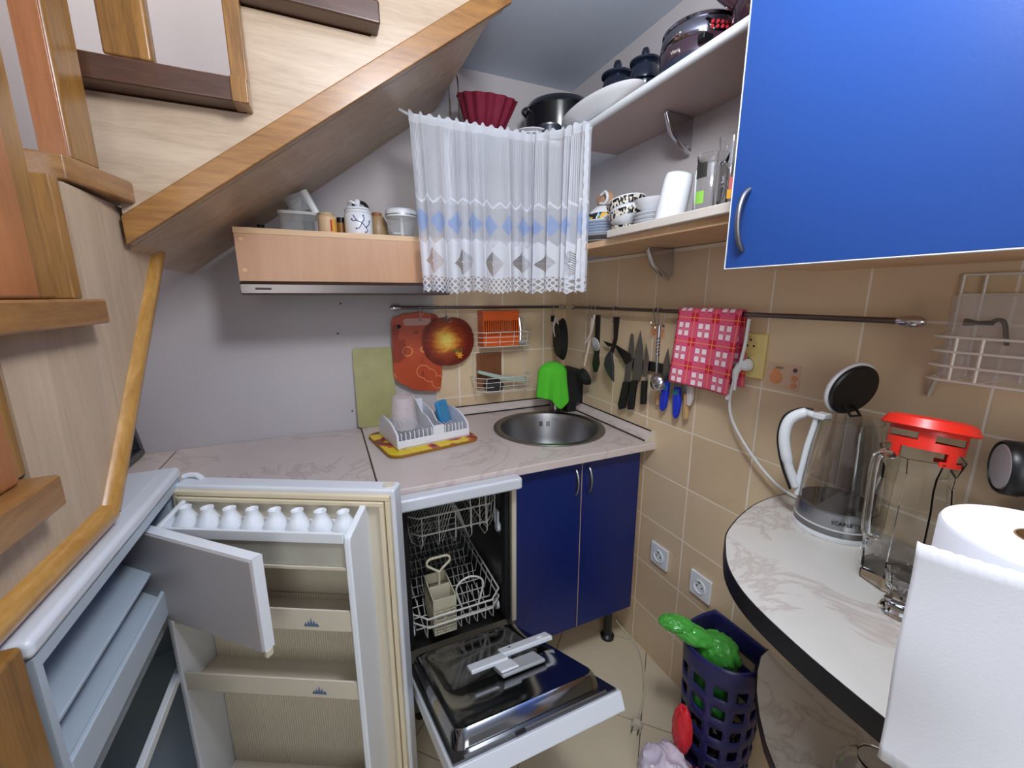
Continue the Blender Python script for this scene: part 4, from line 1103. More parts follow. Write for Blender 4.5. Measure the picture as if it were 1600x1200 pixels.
for k in range(5):
    plate(-0.165, -0.745, 1.5565 + k * 0.0105, 0.060, 'small white plate, ' + ['lowest', 'second from below', 'middle', 'second from the top', 'topmost'][k] + ' of the stack left of the tumbler', None, 'small white plates beside the tumbler')
bowl(-0.165, -0.74, 1.611, 0.060, 0.032, 'shallow white dish on top of the small plates', M_ceram, 'bowls on the lower right shelf', None)
tm = thing('tumbler', (-0.20, -0.905, 1.573), 'tall white opaque tumbler standing tilted near the shelf edge', 'tumbler')
TT1 = Matrix.Translation((-0.222, -0.855, 1.563)) @ Matrix.Rotation(radians(9), 4, 'X') @ Matrix.Scale(1.08, 4) @ Matrix.Rotation(radians(4), 4, 'Y')
MB(TT1).lathe([(0.0335, 0.0), (0.034, 0.003), (0.032, 0.09), (0.029, 0.103), (0.022, 0.107), (0.0001, 0.107), (0.0001, 0.101), (0.028, 0.099), (0.031, 0.0)], (0, 0, 0), 40, closed=True).build('tumbler_body', M_ceram, tm)
def mug(x, y, z, r, h, label, hdir=None, m=None):
    g = thing('glass_mug', (x, y, z), label, 'glass', 'glasses on the lower right shelf')
    MB().lathe([(r * .96, z + .0005), (r, z + .004), (r, z + h * .82), (r * .88, z + h * .86), (r * .95, z + h), (r * .90, z + h), (r * .82, z + h * .86), (r * .92, z + h * .8), (r * .92, z + .010), (0.0001, z + .010), (0.0001, z + .0005)], (x, y, 0), 28).build('glass_body', m or M_glass, g)
    if hdir:
        d_ = Vector((hdir[0], hdir[1], 0)).normalized(); o = Vector((x, y, z))
        MB().tube(crv([o + d_ * r * .95 + Vector((0, 0, h * .8)), o + d_ * (r + .020) + Vector((0, 0, h * .75)), o + d_ * (r + .025) + Vector((0, 0, h * .5)), o + d_ * (r + .015) + Vector((0, 0, h * .25)), o + d_ * r * .95 + Vector((0, 0, h * .2))], 5), 0.0045, 8).build('handle', m or M_glass, g)
    return g
M_gl2 = M_glass
g1 = mug(-0.205, -0.962, 1.5565, 0.036, 0.135, 'tall glass mug with a black and green label, front of the glassware', (-0.3, -1, 0), M_gl2)
def label_arc(x, y, r, a0, a1, z0, z1, m, parent, nm='label'):
    mb = MB(); vs, fs = [], []
    n_ = 8
    for i in range(n_ + 1):
        a = radians(a0 + (a1 - a0) * i / n_); vs += [(x + r * cos(a), y + r * sin(a), z0), (x + r * cos(a), y + r * sin(a), z1)]
    for i in range(n_): fs.append((i * 2, i * 2 + 2, i * 2 + 3, i * 2 + 1))
    mb.add(vs, fs).build(nm, m, parent)
label_arc(-0.205, -0.962, 0.0366, 160, 205, 1.64, 1.672, mat('label_black', (40, 40, 38), 0.5), g1)
label_arc(-0.205, -0.962, 0.0366, 165, 200, 1.585, 1.612, mat('label_green', (140, 200, 80), 0.5), g1)
g2 = mug(-0.215, -1.036, 1.5565, 0.030, 0.075, 'low glass with an orange and pink label, nearest the blue cabinet', None, M_gl2)
label_arc(-0.215, -1.036, 0.0306, 190, 240, 1.58, 1.598, mat('label_orange', (240, 176, 50), 0.5), g2)
label_arc(-0.215, -1.036, 0.0307, 195, 235, 1.598, 1.622, mat('label_pink', (222, 110, 110), 0.5), g2)
g3 = mug(-0.10, -0.925, 1.557, 0.034, 0.20, 'tallest plain glass at the back of the glassware', None, M_gl2)
db_ = thing('dark_cups', (-0.13, -1.055, 1.557), 'nested dark blue-grey plastic cups half hidden behind the blue cabinet door', 'cups')
for k in range(4):
    z = 1.557 + k * 0.045
    MB().lathe([(0.036 - k * .004, z), (0.030 - k * .004, z + 0.05), (0.0001, z + 0.05)], (-0.12, -1.022, 0), 26).build('cup', mat('slate_plastic', (54, 62, 78), 0.4), db_)

# ------------------------------------------------------------------ things on top of the hood
zh = 1.5685
tc = thing('plastic_box', (-1.095, -0.17, zh), 'clear plastic food box, bottom of the pile at the left end of the hood', 'box')
MB().prism([(x * 1.0 - 1.102, y - 0.17) for x, y in rr(-0.050, 0.050, -0.06, 0.06, 0.02)], 'z', zh, zh + 0.055).build('box_body', M_gl_thin, tc)
MB().prism([(x - 1.102, y - 0.17) for x, y in rr(-0.054, 0.054, -0.065, 0.065, 0.022)], 'z', zh + 0.0555, zh + 0.064).build('rim', film('box_rim', (214, 220, 218), 0.45), tc)
t2 = thing('plastic_tub', (-1.12, -0.17, zh + 0.066), 'clear tub tilted on top of the plastic food box', 'tub')
TT2 = Matrix.Translation((-1.082, -0.17, zh + 0.070)) @ Matrix.Rotation(radians(-22), 4, 'Y')
MB(TT2).lathe([(0.030, 0.0), (0.040, 0.05), (0.042, 0.052), (0.039, 0.052), (0.029, 0.003), (0.0001, 0.003)], (0, 0, 0), 28).build('tub_body', M_gl_thin, t2)
o = MB(Matrix.Translation((-1.048, -0.165, zh + 0.066)) @ Matrix.Rotation(radians(-26), 4, 'Y')).prism(rr(-0.010, 0.012, -0.04, 0.04, 0.008), 'z', 0.0, 0.072).build('frosted_panel', film('frosted_plastic', (206, 208, 206), 0.7, 0.3))
tag(o, 'frosted plastic sheet leaning upright on the clear boxes on the hood', 'panel')
o = MB().lathe([(0.048, zh + 0.0005), (0.050, zh + .004), (0.035, zh + .014), (0.010, zh + .018), (0.011, zh + .026), (0.0001, zh + .027)], (-1.208, -0.17, 0), 32).build('pot_lid', M_blackm)
tag(o, 'dark pot lid lying at the far left end of the hood under the stairs', 'lid')
sj = thing('spice_jar', (-1.018, -0.2, zh), 'beige spice jar with a yellow and red label, left of the blue-white sugar pot', 'jar')
MB().lathe([(0.026, zh), (0.028, zh + .004), (0.028, zh + .055), (0.022, zh + .062), (0.0001, zh + .062)], (-1.018, -0.2, 0), 28).build('jar_body', mat('beige_powder', (214, 184, 146), 0.4), sj)
MB().lathe([(0.0225, zh + .0625), (0.0225, zh + .068), (0.0001, zh + .068)], (-1.018, -0.2, 0), 28).build('jar_lid', mat('tan_lid', (196, 170, 130), 0.5), sj)
label_arc(-1.018, -0.2, 0.0284, 285, 330, zh + .010, zh + .048, mat('label_yellow', (226, 172, 70), 0.5), sj)
label_arc(-1.018, -0.2, 0.0285, 285, 297, zh + .012, zh + .046, mat('label_red', (190, 50, 40), 0.5), sj)
bl = thing('black_bottle', (-1.038, -0.12, zh), 'black rounded bottle top peeking over the beige spice jar', 'bottle')
MB().lathe([(0.018, zh), (0.019, zh + .10), (0.016, zh + .122), (0.008, zh + .130), (0.0001, zh + .131)], (-1.074, -0.085, 0), 24).build('bottle_body', M_black, bl)
yb_ = thing('amber_jar', (-0.972, -0.14, zh), 'small amber jar with a black cap between spice jar and sugar pot', 'jar')
MB().lathe([(0.016, zh), (0.017, zh + .045), (0.0001, zh + .045)], (-0.976, -0.175, 0), 20).build('jar_body', mat('amber', (150, 100, 40), 0.3), yb_)
MB().lathe([(0.013, zh + .0455), (0.013, zh + .062), (0.0001, zh + .062)], (-0.976, -0.175, 0), 20).build('cap', M_black, yb_)
sp_ = thing('sugar_pot', (-0.925, -0.21, zh), 'white ceramic sugar pot with blue sprig painting and knobbed lid on the hood', 'sugar pot')
c = (-0.925, -0.215, 0)
MB().lathe([(0.041, zh), (0.043, zh + .004), (0.043, zh + .066), (0.038, zh + .072), (0.0001, zh + .072)], c, 40).build('pot_body', M_ceram, sp_)
MB().lathe([(0.0395, zh + .0725), (0.041, zh + .078), (0.036, zh + .088), (0.012, zh + .092), (0.007, zh + .096), (0.010, zh + .108), (0.007, zh + .114), (0.0001, zh + .115)], c, 36).build('pot_lid', M_ceram, sp_)
MB().lathe([(0.0401, zh + .0785), (0.0402, zh + .081), (0.0392, zh + .081), (0.0391, zh + .0785)], c, 36, closed=True).build('blue_line', mat('cobalt_line', (60, 80, 130), 0.3), sp_)
M_cob = mat('cobalt_paint', (44, 66, 130), 0.3)
def on_pot(a, z): a = radians(276 + (a - 280) * 1.7); z = 0.038 + (z - 0.030) * 1.25; return Vector((c[0] + .0434 * cos(a), c[1] + .0434 * sin(a), zh + z))
mb = MB()
for ln_ in ([(262, .048), (270, .036), (282, .030), (292, .020)], [(270, .036), (262, .034), (258, .038)], [(282, .030), (288, .040), (286, .048)], [(282, .03), (275, .018), (268, .016)], [(292, .020), (300, .028), (303, .036)], [(292, .02), (296, .012), (290, .008)]):
    mb.tube(crv([on_pot(a, z) for a, z in ln_], 4), 0.0013, 5)
    mb.ball(on_pot(*ln_[-1]), 0.0028, 8)
mb.build('sprig_painting', M_cob, sp_)
MB().tube(crv([(-0.953, -0.215, zh + .098), (-0.948, -0.235, zh + .104), (-0.935, -0.24, zh + .098), (-0.928, -0.228, zh + .095)], 5), 0.0035, 7).build('spoon_rest', M_ceram, sp_)
gj = thing('pepper_mill', (-0.85, -0.13, zh), 'brown wooden-topped stoneware jar with dark handle behind the food chopper', 'jar')
MB().lathe([(0.030, zh), (0.036, zh + .02), (0.034, zh + .06), (0.022, zh + .082), (0.0001, zh + .082)], (-0.855, -0.125, 0), 30).build('jar_body', mat('stoneware', (168, 140, 104), 0.4), gj)
MB().lathe([(0.017, zh + .0825), (0.017, zh + .094), (0.0001, zh + .095)], (-0.855, -0.125, 0), 20).build('stopper', mat('terracotta', (160, 96, 64), 0.6), gj)
MB().tube(crv([(-0.889, -0.13, 1.62), (-0.881, -0.13, 1.656), (-0.891, -0.13, 1.686), (-0.913, -0.13, 1.692), (-0.933, -0.13, 1.679)], 5), 0.0058, 8).build('handle', M_black, gj)
fc = thing('food_chopper', (-0.79, -0.2, zh), 'clear food chopper bowl with a white lid next to the curtain', 'food chopper')
c = (-0.785, -0.205, 0)
MB().lathe([(0.036, zh + .0005), (0.040, zh + .01), (0.050, zh + .068), (0.048, zh + .068), (0.038, zh + .012), (0.0001, zh + .012)], c, 40).build('chopper_bowl', M_gl_thin, fc)
MB().lathe([(0.0525, zh + .069), (0.053, zh + .088), (0.048, zh + .094), (0.0001, zh + .095)], c, 40).build('chopper_lid', M_white, fc)
MB().lathe([(0.0535, zh + .0745), (0.0535, zh + .077), (0.0525, zh + .077), (0.0525, zh + .0745)], c, 40, closed=True).build('groove', M_steel, fc)
MB().cyl((c[0], c[1], zh + .012), (c[0], c[1], zh + .069), 0.006, 12).box(c[0] - .03, c[0] + .006, c[1] - .003, c[1] + .003, zh + .018, zh + .022).build('blade_shaft', M_white, fc)

# ------------------------------------------------------------------ rails with hooks
def rail(p0, p1, label):
    p0, p1 = Vector(p0), Vector(p1)
    r_ = thing('utensil_rail', (p0 + p1) / 2, label, 'rail')
    MB().cyl(p0, p1, 0.0062, 12).build('bar', M_darkrail, r_)
    d_ = (p1 - p0).normalized(); w_ = Vector((0, 1, 0)) if abs(d_.x) > .9 else Vector((1, 0, 0))
    for p, s in ((p0, 1), (p1, -1)):
        MB().tube([p - d_ * s * 0.024, p - d_ * s * 0.018, p - d_ * s * .006, p + d_ * s * 0.010, p + d_ * s * .018], [0.005, 0.0098, 0.0118, 0.0098, 0.0068], 14).build('end_knob', M_chrome, r_)
        q = p + d_ * s * 0.004
        MB().cyl(q, q + w_ * (-0.008 - (q.y if w_.y else q.x)), 0.005, 10).build('wall_mount', M_chrome, r_)
    return r_
rail((-0.795, -0.045, 1.335), (-0.052, -0.045, 1.330), 'slim steel rail on the back wall left of the corner')
rail((-0.045, -0.135, 1.331), (-0.045, -1.305, 1.329), 'long steel rail on the right wall running behind the checked towel')
HN = [0]
def hook(p, ax, label, drop=0.05):
    """S hook over the rail bar at p; ax: direction of the hook plane (away from wall)"""
    p = Vector(p); a = Vector(ax)
    pts = [p - a * 0.010 + Vector((0, 0, -0.004)), p - a * .0088 + Vector((0, 0, 0.004)), p + Vector((0, 0, 0.0095)), p + a * 0.0088 + Vector((0, 0, .003)), p + a * 0.006 + Vector((0, 0, -.014)), p + a * .001 + Vector((0, 0, -drop + .016)),
           p + a * 0.002 + Vector((0, 0, -drop + .004)), p + a * .009 + Vector((0, 0, -drop)), p + a * .0155 + Vector((0, 0, -drop + .006)), p + a * .0165 + Vector((0, 0, -drop + .014))]
    o = MB().tube(crv(pts, 4), 0.0019, 7).build('rail_hook', M_chrome)
    tag(o, label, 'hook', 'steel S-hooks on the utensil rails')
    return o
AY, AX = (0, -1, 0), (-1, 0, 0)
hook((-0.706, -0.045, 1.334), AY, 'S-hook holding the orange cutting board')
hook((-0.598, -0.045, 1.333), AY, 'S-hook holding the round apple-print board')
hook((-0.098, -0.045, 1.330), AY, 'S-hook holding the black pan near the corner')
hook((-0.045, -0.258, 1.331), AX, 'S-hook holding the pale-handled ladle')
hook((-0.045, -0.285, 1.331), AX, 'S-hook holding the small strainer')
hook((-0.045, -0.312, 1.331), AX, 'S-hook holding the black spatula right of the strainer')
hook((-0.045, -0.428, 1.331), AX, 'S-hook holding the curved black turner')
hook((-0.045, -0.640, 1.330), AX, 'left S-hook of the pair above the steel ladle')
hook((-0.045, -0.660, 1.330), AX, 'right S-hook of the pair above the steel ladle', 0.065)

# ------------------------------------------------------------------ checked towel on the rail
def plaid():
    m, nt, bs = new_mat('checked_cloth')
    uvn = nt.nodes.new('ShaderNodeUVMap'); uvn.uv_map = 'UVMap'
    sp = nt.nodes.new('ShaderNodeSeparateXYZ'); nt.links.new(uvn.outputs[0], sp.inputs[0])
    P = 0.072
    def bands(c_):
        f = (c_ / P).fract()
        wide = f.btw(0.18, 0.82)
        sq = f.btw(0.23, 0.44).mx(f.btw(0.56, 0.77))
        thin = f.btw(0.47, 0.485).mx(f.btw(0.515, 0.53))
        yel = f.gt(0.965)
        return wide, sq, thin, yel
    u, v = S(nt, sp.outputs[0]), S(nt, sp.outputs[1])
    wu, su, tu, yu = bands(u); wv, sv, tv, yv = bands(v + 0.012)
    c_ = mixc(nt, wu.mx(wv), lin((198, 26, 66)), lin((216, 84, 118)))
    c_ = mixc(nt, wu * wv, c_, lin((208, 70, 108)))
    c_ = mixc(nt, (tu * wv).mx(tv * wu) * 0.6, c_, lin((236, 190, 200)))
    c_ = mixc(nt, su * sv, c_, lin((240, 222, 228)))
    c_ = mixc(nt, yu.mx(yv) * 0.85, c_, lin((236, 150, 70)))
    nt.links.new(c_, bs.inputs['Base Color']); bs.inputs['Roughness'].default_value = 0.95
    bump(nt, bs, noise(nt, coords(nt), 500, 2), 0.3, 0.001)
    return m
tw = thing('checked_towel', (-0.05, -0.855, 1.12), 'red and white checked kitchen towel folded over the long rail', 'towel')
def towel(u, v):
    # v: 0 front hem -> 0.5 rail -> 1 back hem
    y = -0.752 - u * 0.212
    if v < 0.48:
        t = v / 0.48
        x = -0.0555 - 0.006 * sin(u * 6 + 1) * (1 - t) - 0.004 * (1 - t)
        z = 1.112 + u * -0.004 + t * 0.222
        y += (1 - t) * (0.012 - u * 0.0)
    elif v < 0.54:
        a = pi * (v - .48) / .06
        x = -0.045 - 0.0095 * cos(a); z = 1.334 + 0.008 * sin(a)
    else:
        t = (v - .54) / .46
        x = -0.0355 + 0.006 * t; z = 1.334 - t * 0.20; y -= t * .012
    return (x, y, z)
MB().grid(towel, 40, 60, lambda u, v: (0.006 + u * 0.214, v * 0.46)).build('towel_cloth', plaid(), tw, smooth=180, solid=0.003)
MB().tube(crv([(-0.040, -0.975, 1.318), (-0.042, -0.972, 1.24), (-0.044, -0.960, 1.16), (-0.044, -0.958, 1.125)], 5), 0.0045, 6).build('towel_seam', M_white, tw)
MB().box(-0.062, -0.054, -0.955, -0.948, 1.098, 1.112).build('hang_tag', M_white, tw)

# ------------------------------------------------------------------ cutting boards on the back wall
def fruit_print(name, base, a, b, sc_):
    m, nt, bs = new_mat(name)
    v = coords(nt)
    n1 = noise(nt, v, sc_, 3, 0.5, 0.5)
    vo = nt.nodes.new('ShaderNodeTexVoronoi'); vo.inputs['Scale'].default_value = 13; nt.links.new(v, vo.inputs['Vector'])
    d_ = S(nt, vo.outputs['Distance'])
    c_ = mixc(nt, n1, lin(base), lin(a))
    c_ = mixc(nt, (d_.btw(0.36, 0.40)) * 0.7, c_, lin(b))
    c_ = mixc(nt, n1.gt(0.58) * 0.5, c_, lin((96, 30, 24)))
    nt.links.new(c_, bs.inputs['Base Color']); bs.inputs['Roughness'].default_value = 0.25; bs.inputs['Coat Weight'].default_value = .3
    return m
ob = thing('cutting_board', (-0.72, -0.03, 0.99), 'orange cutting board with faded fruit print hanging on the back rail', 'cutting board')
pts = [(-0.80, 1.035), (-0.74, 1.0), (-0.655, 0.985), (-0.628, 0.995), (-0.620, 1.06), (-0.622, 1.28), (-0.635, 1.305), (-0.70, 1.318), (-0.77, 1.31), (-0.812, 1.295), (-0.818, 1.27), (-0.818, 1.06)]
MB().prism(pts, 'y', -0.034, -0.026).build('board_body', fruit_print('orange_print', (196, 88, 44), (160, 52, 34), (226, 150, 90), 9), ob, bev=0.002)
MB().prism([(x - 0.712, z + 1.278) for x, z in rr(-0.058, 0.052, -0.014, 0.014, 0.012)], 'y', -0.0348, -0.0342).build('handle_slot', mat('slot_pale', (196, 150, 140), 0.4), ob, smooth=0)
MB().cyl((-0.787, -0.0348, 1.262), (-0.787, -0.0342, 1.262), 0.008, 14).build('dark_spot', M_blackm, ob)
ab = thing('cutting_board', (-0.59, -0.045, 1.09), 'round dark red apple-shaped board with a golden burst and star print', 'cutting board')
m, nt, bs = new_mat('apple_print')
v = coords(nt)
vl = nt.nodes.new('ShaderNodeVectorMath'); vl.operation = 'LENGTH'
mp = nt.nodes.new('ShaderNodeMapping'); nt.links.new(v, mp.inputs[0]); mp.inputs['Location'].default_value = (0.012, 0, -0.11)
nt.links.new(mp.outputs[0], vl.inputs[0])
n1 = noise(nt, coords(nt, 'Object', (14, 14, 60)), 1.0, 4, 0.7, 1.0)
dist = S(nt, vl.outputs['Value']) + (n1 - 0.5) * 0.07
f = nt.nodes.new('ShaderNodeMapRange'); f.inputs[1].default_value = 0.012; f.inputs[2].default_value = 0.095; f.inputs[3].default_value = 1; f.inputs[4].default_value = 0
nt.links.new(dist.v, f.inputs[0])
cr = nt.nodes.new('ShaderNodeValToRGB'); nt.links.new(f.outputs[0], cr.inputs[0])
cr.color_ramp.elements.new(0.45); cr.color_ramp.elements.new(0.72)
for _i, (_p, _c) in enumerate(((0.0, (104, 26, 14)), (0.42, (150, 58, 24)), (0.66, (206, 128, 44)), (1.0, (232, 208, 96)))):
    cr.color_ramp.elements[_i].position = _p; cr.color_ramp.elements[_i].color = (*lin(_c), 1)
c_ = cr.outputs[0]
nt.links.new(c_, bs.inputs['Base Color']); bs.inputs['Roughness'].default_value = 0.2; bs.inputs['Coat Weight'].default_value = .4
pts = []
for i in range(48):
    a = 2 * pi * i / 48
    r = 0.110 * (1 - 0.10 * max(0, sin(a)) ** 6 - 0.03 * max(0, -sin(a)) ** 8)
    pts.append((-0.590 + r * cos(a), 1.198 + r * 0.98 * sin(a)))
MB().prism(pts, 'y', -0.0475, -0.041).build('board_body', m, ab, bev=0.002)
mb = MB()
for (sx, sz, sr, nst) in ((-0.545, 1.135, 0.018, 6), (-0.556, 1.147, 0.012, 5)):
    sp2 = []
    for i in range(nst * 2):
        a = pi * i / nst; r = sr if i % 2 == 0 else sr * .42
        sp2.append((sx + r * cos(a), sz + r * sin(a)))
    mb.prism(sp2, 'y', -0.0482, -0.0476)
mb.build('star_print', mat('amber_print', (230, 160, 40), 0.4), ab, smooth=0)
mb = MB()
for k in range(4):
    mb.prism([(-0.58 + k * .012, 1.15 + .006 * (k % 2)), (-0.572 + k * .012, 1.16 + .006 * (k % 2)), (-0.568 + k * .012, 1.148)], 'y', -0.0482, -0.0476)
mb.build('leaf_print', mat('green_print', (70, 110, 50), 0.4), ab, smooth=0)
for k, (dx, dz) in enumerate(((-0.006, -.004), (0.007, -.006), (0.0, 0.004))):
    MB().tube(crv([(-0.598, -0.052, 1.288), (-0.598 + dx * 1.5, -0.056, 1.300 + dz), (-0.598 + dx * 2.5, -0.052, 1.284 + dz), (-0.598 + dx, -0.0505, 1.275)], 4), 0.0022, 6).build('stalk', M_steel, ab)
gb = MB(Matrix.Translation((-0.892, -0.034, 0.866)) @ Matrix.Rotation(radians(-5), 4, 'X')).prism(rr(-0.075, 0.078, 0.0, 0.315, 0.012), 'y', -0.003, 0.003)
o = gb.build('cutting_board', film('greenish_polypropylene', (160, 156, 104), 0.86, 0.35), bev=0.001)
tag(o, 'translucent yellow-green board leaning on the white wall behind the dish rack', 'cutting board')

# ------------------------------------------------------------------ wire baskets on the back wall
wbk = thing('wire_shelf', (-0.35, -0.06, 0.97), 'white two-tier wire shelf hanging on the tiled back wall', 'wire shelf')
mb = MB()
w0, w1 = -0.488, -0.218
for x in (w0 + .012, w1 - .012):
    mb.tube([(x, -0.014, 1.285), (x, -0.014, 0.965)], 0.0019, 6)
mb.tube([(w0 + .012, -0.014, 1.285), (w0 + .04, -0.014, 1.292), (w1 - .04, -0.014, 1.292), (w1 - .012, -0.014, 1.285)], 0.0019, 6)
mb.build('back_frame', M_wire, wbk)
for zb, hh in ((1.168, 0.062), (0.975, 0.060)):
    mb = MB()
    for k in range(4):
        z = zb + hh * k / 3
        ins = 0.010 * (1 - k / 3)
        pth = [(w0 + ins, -0.016, z), (w0 + ins, -0.075, z), (w0 + ins + .035, -0.110 + ins, z), (w1 - ins - .035, -0.110 + ins, z), (w1 - ins, -0.075, z), (w1 - ins, -0.016, z)]
        mb.tube(pth, 0.0019 if k in (0, 3) else 0.0014, 6)
    for i in range(4):
        x = w0 + .04 + i * (w1 - w0 - .08) / 3
        mb.tube([(x, -0.110, zb + hh), (x, -0.100, zb), (x, -0.014, zb)], 0.0014, 5)
    for i in range(14):
        x = w0 + .02 + i * (w1 - w0 - .04) / 13
        mb.tube([(x, -0.098 if 1 < i < 12 else -0.08, zb), (x, -0.014, zb)], 0.0010, 5)
    mb.build('wire_tray', M_wire, wbk)
og = thing('cutlery_holder', (-0.372, -0.06, 1.172), 'orange slotted plastic cutlery holder in the upper wire tray', 'holder')
M_orng = mat('orange_plastic', (222, 96, 34), 0.4, var=0.05)
mb = MB()
gx0, gx1, gy0, gy1, gz0, gz1 = -0.452, -0.290, -0.088, -0.022, 1.1705, 1.318
for (yy) in (gy0, gy1):
    mb.box(gx0, gx1, yy - .0012, yy + .0012, gz0, gz0 + .045).box(gx0, gx1, yy - .0012, yy + .0012, gz1 - .04, gz1)
    for i in range(17):
        x = gx0 + (gx1 - gx0 - .004) * i / 16
        mb.box(x, x + .0045, yy - .0012, yy + .0012, gz0 + .045, gz1 - .04)
for xx in (gx0, gx1): mb.box(xx - .0012, xx + .0012, gy0, gy1, gz0, gz1)
mb.box(gx0, gx1, gy0, gy1, gz0, gz0 + .002)
mb.build('holder_body', M_orng, og, smooth=0)
MB().prism([(x - .371, y - .055) for x, y in rr(-.086, .086, -.038, .038, .01)], 'z', gz1 - .006, gz1).build('holder_rim', M_orng, og, bev=0.001)
o = MB().tube(crv([(-0.265, -0.05, 1.174), (-0.262, -0.045, 1.24), (-0.268, -0.04, 1.285)], 4), 0.007, 8).build('dish_brush', M_chrome); tag(o, 'steel handle standing right of the orange cutlery holder', 'handle')
o = MB().box(-0.295, -0.248, -0.085, -0.045, 1.1705, 1.188).build('scrubber', mat('steel_wool', (190, 190, 196), 0.4, 0.6, bmp=0.8, bscale=300), bev=0.006); tag(o, 'silvery steel scrubber in the upper wire tray beside the orange holder', 'scrubber')
br = thing('wooden_grater', (-0.395, -0.035, 0.978), 'brown wooden ridged board standing in the lower wire tray', 'board')
MB().box(-0.462, -0.348, -0.030, -0.020, 0.978, 1.135).build('board_body', mat('walnut', (140, 88, 52), 0.6, var=0.1), br, bev=0.002)
for i in range(13):
    x = -0.457 + i * .0085
    MB().box(x, x + .004, -0.034, -0.0302, 1.03, 1.128).build('ridge', mat('walnut_ridge', (124, 74, 42), 0.6) if i == 0 else bpy.data.materials['walnut_ridge'], br, smooth=0)
o = MB().prism([(-0.475, 1.055), (-0.47, 1.068), (-0.36, 1.036), (-0.255, 1.02), (-0.235, 1.01), (-0.24, 0.998), (-0.36, 1.015)], 'y', -0.075, -0.055).build('sponge_cloth', mat('mint_plastic', (176, 196, 180), 0.4), bev=0.004); tag(o, 'pale mint curved dish scoop lying across the lower wire tray', 'scoop')
o = MB().lathe([(0.04, 0.977), (0.046, 1.0), (0.03, 1.015), (0.0001, 1.018)], (-0.40, -0.062, 0), 24).build('scouring_pad', mat('dark_pad', (50, 48, 50), 0.9, bmp=0.8, bscale=300)); tag(o, 'dark scouring pad in the lower wire tray', 'pad')

# ------------------------------------------------------------------ tray, dish rack, cup
zt_ = 0.8655
RT = Matrix.Translation((-0.760, -0.262, zt_)) @ Matrix.Rotation(radians(10.5), 4, 'Z')
m, nt, bs = new_mat('tray_print')
v = coords(nt); n1 = noise(nt, v, 16, 2, 0.4); n2 = noise(nt, v, 30, 2)
c_ = mixc(nt, n1.gt(0.54), lin((226, 196, 24)), lin((200, 80, 50)))
c_ = mixc(nt, n1.gt(0.60) * n2.gt(0.42), c_, lin((110, 34, 28)))
nt.links.new(c_, bs.inputs['Base Color']); bs.inputs['Roughness'].default_value = 0.3
ty = thing('serving_tray', (-0.76, -0.262, zt_), 'yellow tray with red-brown fruit print under the white dish rack', 'tray')
MB(RT).prism(rr(-0.166, 0.166, -0.142, 0.142, 0.04), 'z', 0.0, 0.009).build('tray_base', mat('tray_edge', (150, 104, 26), 0.5), ty, bev=0.002)
MB(RT).prism(rr(-0.163, 0.163, -0.139, 0.139, 0.038), 'z', 0.0092, 0.0105).build('tray_top', m, ty)
dr_ = thing('dish_rack', (-0.76, -0.25, 0.8765), 'small white plastic dish rack with slots on the yellow tray', 'dish rack')
RD = Matrix.Translation((-0.755, -0.262, 0.8765)) @ Matrix.Rotation(radians(10.5), 4, 'Z')
a0, a1 = -0.130, 0.132
M_rk = mat('rack_white', (226, 228, 234), 0.35, var=0.02)
MB(RD).prism([(-0.100, 0.006), (-0.096, 0.030), (-0.091, 0.030), (-0.093, 0.006)], 'x', a0, a1).build('front_panel', M_rk, dr_, bev=0.002)
MB(RD).prism([(0.100, 0.006), (0.094, 0.060), (0.089, 0.060), (0.093, 0.006)], 'x', a0, a1).build('back_panel', M_rk, dr_, bev=0.002)
for x in (a0 - .004, a1 - .004):
    MB(RD).prism([(-0.100, 0.004), (-0.094, 0.05), (-0.06, 0.070), (-0.02, 0.082), (0.05, 0.088), (0.095, 0.06), (0.10, 0.004)], 'x', x, x + .008).build('side_panel', M_rk, dr_, bev=0.002)
MB(RD).box(a0, a1, -0.095, 0.095, 0.0, 0.006).build('base', M_rk, dr_)
for i in range(8):
    x = a0 + .012 + i * .0155
    MB(RD).prism([(-0.092, 0.006), (-0.091, 0.052), (-0.086, 0.056), (-0.06, 0.034), (0.05, 0.034), (0.09, 0.058), (0.09, 0.006)], 'x', x, x + .003).build('slot_rib', M_rk, dr_, smooth=0)
for i in range(7):
    x = a1 - .022 - i * .0135
    MB(RD).prism([(-0.092, 0.006), (-0.091, 0.052), (-0.086, 0.056), (-0.06, 0.034), (0.05, 0.034), (0.09, 0.058), (0.09, 0.006)], 'x', x, x + .003).build('slot_rib', M_rk, dr_, smooth=0)
MB(RD).prism([(-0.094, 0.006), (-0.094, 0.060), (-0.04, 0.085), (0.0, 0.088), (0.05, 0.12), (0.09, 0.135), (0.094, 0.006)], 'x', -0.004, 0.0).prism([(-0.094, 0.006), (-0.094, 0.060), (-0.04, 0.06), (0.0, 0.088), (0.05, 0.10), (0.09, 0.105), (0.094, 0.006)], 'x', 0.034, 0.038).box(-.0, .034, -0.096, -0.090, 0.006, 0.062).box(0.0, .034, 0.088, 0.093, 0.006, 0.12).build('cutlery_well', M_rk, dr_, smooth=0)
cp = thing('plastic_cup', (-0.835, -0.265, 0.915), 'frosted clear plastic beaker upside down in the dish rack', 'beaker')
RC = Matrix.Translation((-0.825, -0.262, 0.922)) @ Matrix.Rotation(radians(4), 4, 'X')
MB(RC).lathe([(0.050, 0.0), (0.047, 0.02), (0.038, 0.105), (0.034, 0.112), (0.0001, 0.114), (0.0001, 0.112), (0.033, 0.110), (0.036, 0.103), (0.0455, 0.02), (0.0485, 0.0)], (0, 0, 0), 36, closed=True).build('beaker_body', film('frosted_cup', (222, 206, 206), 0.30, 0.2), cp)
bc = thing('blue_dish', (-0.665, -0.235, 0.91), 'small blue plastic dish standing on edge at the right of the dish rack', 'dish')
